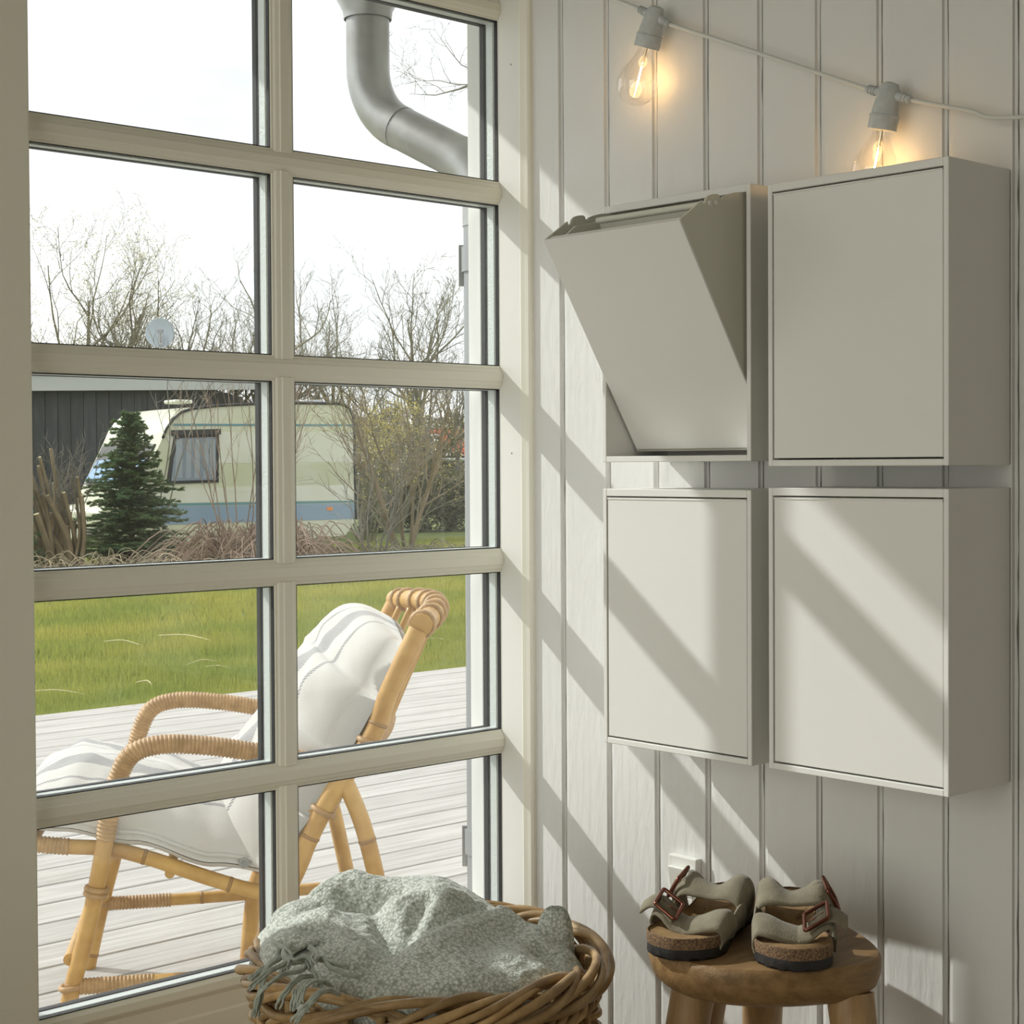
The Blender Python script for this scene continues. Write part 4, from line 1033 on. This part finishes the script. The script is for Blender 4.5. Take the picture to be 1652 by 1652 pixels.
# --- house with the red tiled roof
hp = at(715, 735, 44); hr = thing('red_roofed_house', (hp.x, hp.y, AZ), 'small dark house with red tiled roof seen through the bushes', 'house')
hx = V((CR.x, CR.y, 0)).normalized(); hx = (hx * .97 + V((CF.x, CF.y, 0)) * .25).normalized(); hy = V((-hx.y, hx.x, 0))
r0 = at(690, 695, 44); r1 = at(706, 724, 43.2)
hw = MB(); hw.obox(V((r0.x, r0.y, (r0.z + AZ) / 2 - .3)) + hx * 1.6 + hy * 1.2, hx, hy, V((0, 0, 1)), 1.55, 1.0, (r0.z - AZ) / 2 - .35); hw.build('wall', m_house, hr)
slope = (V((r1.x, r1.y, r1.z)) - r0); slope = slope - hx * slope.dot(hx); slope.z = -.62; slope.x, slope.y = (-hy * .75).x, (-hy * .75).y
sn = slope.normalized(); nn_ = hx.cross(sn).normalized()
for i in range(9):
    for j in range(13):
        c_ = r0 + hx * (.14 + .26 * j) + sn * (.05 + .118 * i) - V((0, 0, .0))
        if j < i * .30 - .2: continue
        MB().obox(c_ + nn_ * .0, hx, sn, nn_, .125, .065, .02).build('roof_tile', m_tile, hr)
MB().obox(r0 + sn * .5 + hx * -.02 + nn_ * .0, hx, sn, nn_, .05, .62, .06).build('barge_board', m_house, hr)
MB().obox(r0 + sn * 1.10 + hx * 1.0 + V((0, 0, -.06)), hx, sn, nn_, 1.2, .03, .03).build('gutter', m_fasc, hr)

# --- trees
def grow(mb, p, d, L, r_, lv, rg, P_, tips):
    nseg = P_['seg'][lv]; pts = [p.copy()]; rad = [r_]; q = p.copy(); dd = d.copy()
    for i in range(nseg):
        dd = (dd + V((rg.gauss(0, 1), rg.gauss(0, 1), rg.gauss(0, 1))) * P_['wob'][lv] + V((0, 0, 1)) * P_['up'][lv]).normalized()
        q = q + dd * (L / nseg); pts.append(q.copy()); rad.append(r_ * (1 - (i + 1) / nseg * P_['tap']))
    mb.tube(pts, rad, 4 if lv < 2 else 3, caps=False)
    if lv == len(P_['seg']) - 1: tips.append((pts[-1], dd)); tips.append((pts[-2], dd)); return
    n_ = P_['n'][lv]
    for k in range(n_):
        t = P_['st'][lv] + (1 - P_['st'][lv]) * (k + rg.random()) / n_; i = min(nseg - 1, int(t * nseg)); f = t * nseg - i
        b = pts[i].lerp(pts[i + 1], min(1, f)); dl = (pts[i + 1] - pts[i]).normalized()
        az_ = rg.random() * 6.283; o_ = dl.orthogonal().normalized(); o2 = dl.cross(o_); an = math.radians(rg.gauss(P_['ang'][lv], 9))
        nd = dl * math.cos(an) + (o_ * math.cos(az_) + o2 * math.sin(az_)) * math.sin(an)
        grow(mb, b, nd.normalized(), L * P_['len'][lv] * rg.uniform(.7, 1.15) * (1.15 - .45 * t), max(P_['rmin'], rad[i] * P_['rr'][lv]), lv + 1, rg, P_, tips)
def tree(name, u, dep, H, r_, seed, label, m__, P_=None, lean=(0, 0), bud=None, nb=0, bs=.03, group=None, cat='tree', stems=1, spread=0., zb=None):
    base = at(u, 900, dep); base.z = AZ if zb is None else zb; rg = random.Random(seed)
    Q = dict(seg=[7, 6, 5, 4, 3], wob=[.10, .16, .20, .22, .2], up=[.05, .10, .10, .09, .06], n=[9, 5, 5, 3], st=[.22, .22, .2, .2], ang=[42, 40, 38, 38], len=[.62, .60, .58, .55], rr=[.55, .6, .62, .7], tap=.72, rmin=.0042)
    if P_: Q.update(P_)
    mb = MB(); tips = []
    tr = thing(name, base, label, cat, group)
    for k in range(stems):
        a = 6.283 * k / stems + rg.random(); d = V((lean[0] + spread * math.cos(a), lean[1] + spread * math.sin(a), 1)).normalized()
        grow(mb, base + V((math.cos(a), math.sin(a), 0)) * spread * .2, d, H * rg.uniform(.85, 1.05), r_, 0, rg, Q, tips)
    mb.build('branches', m__, tr)
    if bud:
        b = MB()
        for p, d in tips:
            for _ in range(nb):
                c_ = p + V((rg.gauss(0, 1), rg.gauss(0, 1), rg.gauss(0, 1))) * bs * 2.2; e1_ = V((rg.gauss(0, 1), rg.gauss(0, 1), rg.gauss(0, 1))).normalized() * bs; e2_ = e1_.orthogonal().normalized() * bs * .7
                b.add([c_ - e1_, c_ + e2_, c_ + e1_, c_ - e2_], [(0, 1, 2, 3)])
        b.build('buds', bud, tr, kind='stuff')
    return tr
G1 = 'bare trees on the skyline'
tree('bare_tree', 292, 35.5, 4.2, .10, 92, 'thin bare tree directly right of the dish, its limbs forking upward', m_bark, P_=dict(n=[8, 6, 4, 3], wob=[.14, .18, .2, .2, .2]), stems=2, spread=.30, group=G1)
tree('bare_tree', 392, 34.5, 4.2, .10, 95, 'bare tree partly hidden by the vertical middle window bar', m_bark, P_=dict(n=[8, 6, 4, 3], wob=[.14, .18, .2, .2, .2]), stems=2, spread=.30, group=G1)
tree('bare_tree', 108, 34, 4.7, .10, 1, 'bare spring tree with cream buds at the left edge of the window', m_bark, bud=m_blos, nb=2, bs=.022, stems=3, spread=.34, group=G1)
tree('bare_tree', 195, 35, 3.3, .08, 21, 'small bare budding tree just left of the satellite dish', m_bark, bud=m_blos, nb=1, bs=.020, stems=2, spread=.30, group=G1)
tree('bare_tree', 335, 33.5, 4.3, .115, 4, 'crooked bare tree with sparse limbs right of the satellite dish', m_bark, P_=dict(n=[9, 6, 4, 3], wob=[.16, .20, .22, .22, .2]), stems=3, spread=.42, group=G1)
tree('bare_tree', 635, 33, 4.2, .11, 8, 'large bare spreading tree behind the shrubs in the right hand panes', m_bark, P_=dict(n=[9, 5, 5, 3]), stems=3, spread=.36, group=G1)
tree('bare_tree', 728, 34, 3.2, .10, 31, 'bare tree beside the downpipe, its crown crossing the big tree', m_bark2, stems=2, spread=.30, group=G1)
tree('bare_tree', 532, 37, 3.1, .07, 12, 'slender bare tree rising left of the large spreading tree', m_bark2, P_=dict(n=[8, 5, 4, 3]), stems=2, spread=.18, group=G1)
tree('bare_tree', 488, 40, 2.2, .06, 14, 'low faint bare tree right beside the middle window bar', m_bark2, P_=dict(n=[8, 5, 4, 3]), stems=2, spread=.25, group=G1)
# overhanging branches seen high behind the pipe: a tree whose trunk stands behind the jamb
tree('overhanging_tree', 872, 17, 8.0, .10, 44, 'fine bare twigs of a tall tree hanging behind the downpipe', m_bark2, P_=dict(n=[12, 7, 6, 4], rmin=.0022, ang=[60, 45, 42, 40], len=[.42, .55, .55, .5], up=[.0, .02, .02, .02, .02], st=[.60, .2, .2, .2], tap=.93, n2=0), stems=1)
# shrubs
tree('leafless_shrub', 652, 22.6, 2.4, .035, 51, 'tall leafless multi stemmed shrub between caravan and downpipe', m_stump, P_=dict(n=[6, 4, 3], seg=[8, 5, 4, 3], st=[.3, .2, .2], ang=[26, 30, 34], len=[.55, .55, .5], rr=[.5, .6, .6], rmin=.0045, wob=[.07, .12, .16, .18], up=[.05, .07, .06, .04]), stems=7, spread=.40, bud=m_ybud, nb=1, bs=.010, cat='shrub')
tree('leafless_shrub', 605, 21.4, 1.5, .018, 57, 'thin twiggy shrub at the right end of the caravan', m_bark2, P_=dict(n=[5, 4], seg=[7, 5, 4], st=[.3, .2], ang=[28, 34], len=[.6, .5], rr=[.5, .6], rmin=.004, wob=[.10, .14, .18], up=[.04, .05, .04]), stems=7, spread=.35, cat='shrub')
tree('leafless_shrub', 395, 20.6, 2.6, .012, 61, 'tall reddish whip shoots rising in front of the caravan window', m_bramble, P_=dict(n=[4, 3], seg=[9, 5, 4], st=[.35, .2], ang=[20, 30], len=[.45, .45], rr=[.6, .7], rmin=.0035, wob=[.05, .1, .14], up=[.03, .04, .03]), stems=12, spread=.42, cat='shrub')
tree('leafless_shrub', 248, 23.0, 3.3, .016, 67, 'thin bare sapling standing behind the fir in front of the caravan roof', m_bark2, P_=dict(n=[7, 4], seg=[9, 5, 4], st=[.45, .2], ang=[35, 35], len=[.32, .5], rr=[.6, .7], rmin=.004), stems=2, spread=.14, cat='shrub')
tree('leafless_shrub', 655, 27, 1.9, .022, 71, 'leafless thicket left of the red roof', m_bark, P_=dict(n=[7, 5, 4], seg=[7, 5, 4, 3], st=[.25, .2, .2], ang=[30, 34, 34], len=[.5, .55, .5], rr=[.5, .6, .6], rmin=.004, wob=[.1, .15, .18, .2], up=[.03, .04, .04, .03]), stems=4, spread=.55, bud=m_ybud, nb=1, bs=.016, cat='shrub')
tree('leafless_shrub', 592, 29, 2.2, .022, 73, 'leafless thicket with yellow buds behind the caravan end', m_bark, P_=dict(n=[7, 5, 4], seg=[7, 5, 4, 3], st=[.25, .2, .2], ang=[30, 34, 34], len=[.5, .55, .5], rr=[.5, .6, .6], rmin=.005, wob=[.1, .15, .18, .2], up=[.03, .04, .04, .03]), stems=8, spread=.5, bud=m_ybud, nb=2, bs=.022, cat='shrub')
# bramble heap: arching canes
def brambles(name, label, u0, u1, dep0, dep1, n_, hmax, seed, m__):
    rg = random.Random(seed); base = at((u0 + u1) / 2, 900, (dep0 + dep1) / 2); base.z = AZ; t_ = thing(name, base, label, 'brambles'); mb = MB()
    for k in range(n_):
        p = at(rg.uniform(u0, u1), 900, rg.uniform(dep0, dep1)); p.z = AZ; a = rg.random() * 6.283; R_ = rg.uniform(.3, 1.3); h = rg.uniform(.15, hmax) * (1 - .35 * abs(2 * (k / n_) - 1))
        e = p + V((math.cos(a), math.sin(a), 0)) * R_; mid = p.lerp(e, .5) + V((0, 0, h)); m1 = p.lerp(e, .25) + V((0, 0, h * .75)); e.z += rg.uniform(0, .25) * h
        mb.tube(catmull([p, m1, mid, e], 4), rg.uniform(.004, .008), 3, caps=False)
    mb.build('canes', m__, t_, kind='stuff'); return t_
brambles('bramble_heap', 'tangled brown bramble canes heaped in front of the caravan', 325, 500, 20.2, 21.8, 850, .72, 5, m_bramble)
brambles('bramble_heap', 'sparse pale dry canes around the foot of the fir', 70, 330, 19.8, 21.0, 170, .40, 6, mat('pale_cane', (.36, .30, .20), .9))
brambles('bramble_heap', 'low tangle of twigs under the shrub by the downpipe', 540, 760, 21.0, 22.6, 240, .42, 8, m_bark)
# pruned stems at the left: each stump a pole with a cut top
sg_ = at(85, 910, 21); sg_.z = AZ
pr_ = thing('pruned_shrub', sg_, 'cluster of thick pruned stems beside the fir at the left', 'shrub')
rg = random.Random(9)
for (ub, ut, vt, rr_) in ((112, 76, 800, .045), (100, 64, 738, .028), (108, 82, 725, .03), (90, 62, 752, .03), (118, 125, 770, .028), (104, 96, 795, .055), (84, 50, 765, .03), (122, 103, 795, .03), (110, 88, 780, .05), (78, 44, 820, .05), (92, 58, 830, .06), (70, 36, 850, .06), (98, 70, 850, .06), (60, 30, 812, .04), (110, 116, 770, .022), (124, 132, 800, .03), (70, 52, 790, .045), (88, 80, 830, .06), (100, 108, 850, .05), (76, 60, 870, .07), (112, 120, 840, .035), (54, 38, 865, .06)):
    b_ = at(ub + rg.uniform(-4, 4), 905, 21 + rg.uniform(-.2, .2)); b_.z = AZ; t_ = at(ut, vt, 21 + rg.uniform(-.25, .25))
    mid = b_.lerp(t_, .45) + V((rg.uniform(-.05, .05), rg.uniform(-.05, .05), 0)) + CR * .05
    P_ = catmull([b_, mid, t_], 5); mb = MB(); mb.tube(P_, [rr_ * (1.15 - .4 * i / len(P_)) for i in range(len(P_))], 8); so_ = mb.build('stem', m_stump, pr_, smooth='auto')
    d_ = (P_[-1] - P_[-2]).normalized(); MB().lathe([(rr_ * .74, 0), (rr_ * .70, .008)], P_[-1], d_, 8).build('cut_end', m_cut, so_)
tw = MB(); tips = []
Q = dict(seg=[6, 4, 3], wob=[.1, .15, .2], up=[.03, .03, .03], n=[5, 3], st=[.3, .2], ang=[30, 35], len=[.5, .5], rr=[.6, .7], tap=.7, rmin=.0035)
for k in range(16):
    b_ = at(rg.uniform(45, 130), 905, 21); b_.z = AZ + rg.uniform(.2, .7); grow(tw, b_, V((rg.uniform(-.5, .5), rg.uniform(-.3, .3), 1)).normalized(), rg.uniform(.6, 1.2), .008, 0, rg, Q, tips)
tw.build('twigs', m_bark2, pr_, kind='stuff')
# fir tree: whorls of drooping branches set with needle sprays
def fir(name, label, u, dep, vtop, seed, wmax, vb=905, zb=None):
    rg = random.Random(seed); b_ = at(u, vb, dep); b_.z = AZ; top = at(u, vtop, dep); H = top.z - b_.z; t_ = thing(name, b_, label, 'fir tree')
    MB().tube([b_, b_ + V((0, 0, H * .6)), b_ + V((0, 0, H))], [.045, .028, .006], 8).build('trunk', m_stump, t_)
    nd = MB(); br = MB()
    def spray(p, q, w__):
        L_ = (q - p).length; n_ = max(4, int(L_ / .018)); d = (q - p).normalized(); o_ = d.cross(V((0, 0, 1))).normalized(); up_ = o_.cross(d)
        for i in range(n_):
            t = i / n_; c_ = p.lerp(q, t); l = w__ * (1 - .45 * t) 
            for sgn in (-1, 1, 0):
                dirn = (o_ * sgn * .9 + up_ * (.5 if sgn == 0 else rg.uniform(-.25, .35)) + d * rg.uniform(.5, .9)).normalized() * l * rg.uniform(.8, 1.2)
                wv = d * .014
                nd.add([c_ - wv, c_ + dirn, c_ + wv], [(0, 1, 2)])
    lev = 26
    for k in range(lev):
        t = (k + rg.random()) / lev; z_ = H * (.06 + .92 * t); R_ = wmax * (1 - t) ** .80 * rg.uniform(.82, 1.12) + .05; nb2 = 11 if t < .8 else 7; a0 = rg.random() * 6
        for j in range(nb2):
            a = a0 + 6.283 * j / nb2 + rg.uniform(-.2, .2); l = R_ * rg.uniform(.7, 1.1); o_ = V((math.cos(a), math.sin(a), 0)); p = b_ + V((0, 0, z_))
            rise = .30 + .55 * t + rg.uniform(-.12, .15)
            pts = catmull([p, p + o_ * l * .5 + V((0, 0, l * (rise - .28))), p + o_ * l + V((0, 0, l * (rise - .30)))], 3)
            br.tube(pts, .006, 3, caps=False)
            for s_ in range(len(pts) - 1): spray(pts[s_], pts[s_ + 1], .058)
            n3 = max(2, int(l / .10))
            for s_ in range(1, n3 + 1):
                tt = s_ / (n3 + .6); i_ = min(len(pts) - 2, int(tt * (len(pts) - 1))); pp_ = pts[i_].lerp(pts[i_ + 1], tt * (len(pts) - 1) - i_)
                for sg2 in (-1, 1):
                    side_ = V((-o_.y, o_.x, 0)) * sg2; e = pp_ + (side_ * .75 + o_ * .65).normalized() * l * .42 * (1.1 - tt) + V((0, 0, rg.uniform(-.03, .04)))
                    spray(pp_, e, .055)
    spray(b_ + V((0, 0, H * .9)), b_ + V((0, 0, H)), .05)
    br.build('branches', m_stump, t_); nd.build('needles', m_fir, t_, kind='stuff'); return t_
fir('fir_tree', 'young dark green fir tree standing in front of the caravan nose', 213, 21.4, 664, 3, .80)
fir('fir_tree', 'tips of a second fir showing at the left frame', 12, 20.5, 690, 4, .42)
# distant hedge band and leafy ground plants
def leafmass(name, label, u0, u1, dep, z0, z1, n_, ls, seed, m__, depth=1.5, cat='hedge'):
    rg = random.Random(seed); mb = MB(); c0_ = at((u0 + u1) / 2, 800, dep); c0_.z = AZ
    for k in range(n_):
        u = rg.uniform(u0, u1); d_ = dep + rg.uniform(0, depth); p = at(u, 800, d_)
        top = z1 + .35 * noise.noise(V((u * .02, seed, 0))) * (z1 - z0); p.z = z0 + (top - z0) * rg.random() ** .8
        e1_ = V((rg.gauss(0, 1), rg.gauss(0, 1), rg.gauss(0, 1))).normalized() * ls * rg.uniform(.5, 1.3); e2_ = e1_.orthogonal().normalized() * ls * .6
        mb.add([p - e1_, p + e2_, p + e1_, p - e2_], [(0, 1, 2, 3)])
    o_ = mb.build(name, m__, origin=c0_); tag(o_, label, cat, kind='stuff'); return o_
leafmass('hedge', 'distant brownish green hedge behind the shrubs and red roof', 560, 800, 46, AZ, 1.35, 15000, .06, 1, m_hedge, 3)
leafmass('hedge', 'dark tangled hedge at the back of the lawn right of caravan', 578, 800, 33, AZ, -.15, 11000, .045, 2, m_hedge, 2)
leafmass('hedge', 'low distant hedge behind the black shed', -40, 500, 40, AZ, .95, 9000, .06, 3, m_hedge, 2)
leafmass('ground_plants', 'low leafy green plants at the foot of the shrub', 560, 745, 21.2, AZ, AZ + .22, 1600, .028, 4, m_ivy, .6, 'plants')
leafmass('ground_plants', 'low dark weeds under the pruned stems and fir', 45, 300, 20.6, AZ, AZ + .12, 900, .03, 5, m_ivy, .6, 'plants')

# ------------------------------------------------------------------ tidy
for o in SC.objects:
    if '_w' in o.keys(): del o['_w']
for o in list(COL.objects):
    if o.parent is None and o.type in ('MESH', 'EMPTY') and o.get('kind') == 'structure' and o.name.split('.')[0] not in ('deck', 'lawn', 'roof_eave'):
        for k in ('label', 'category', 'group'):
            if k in o.keys(): del o[k]
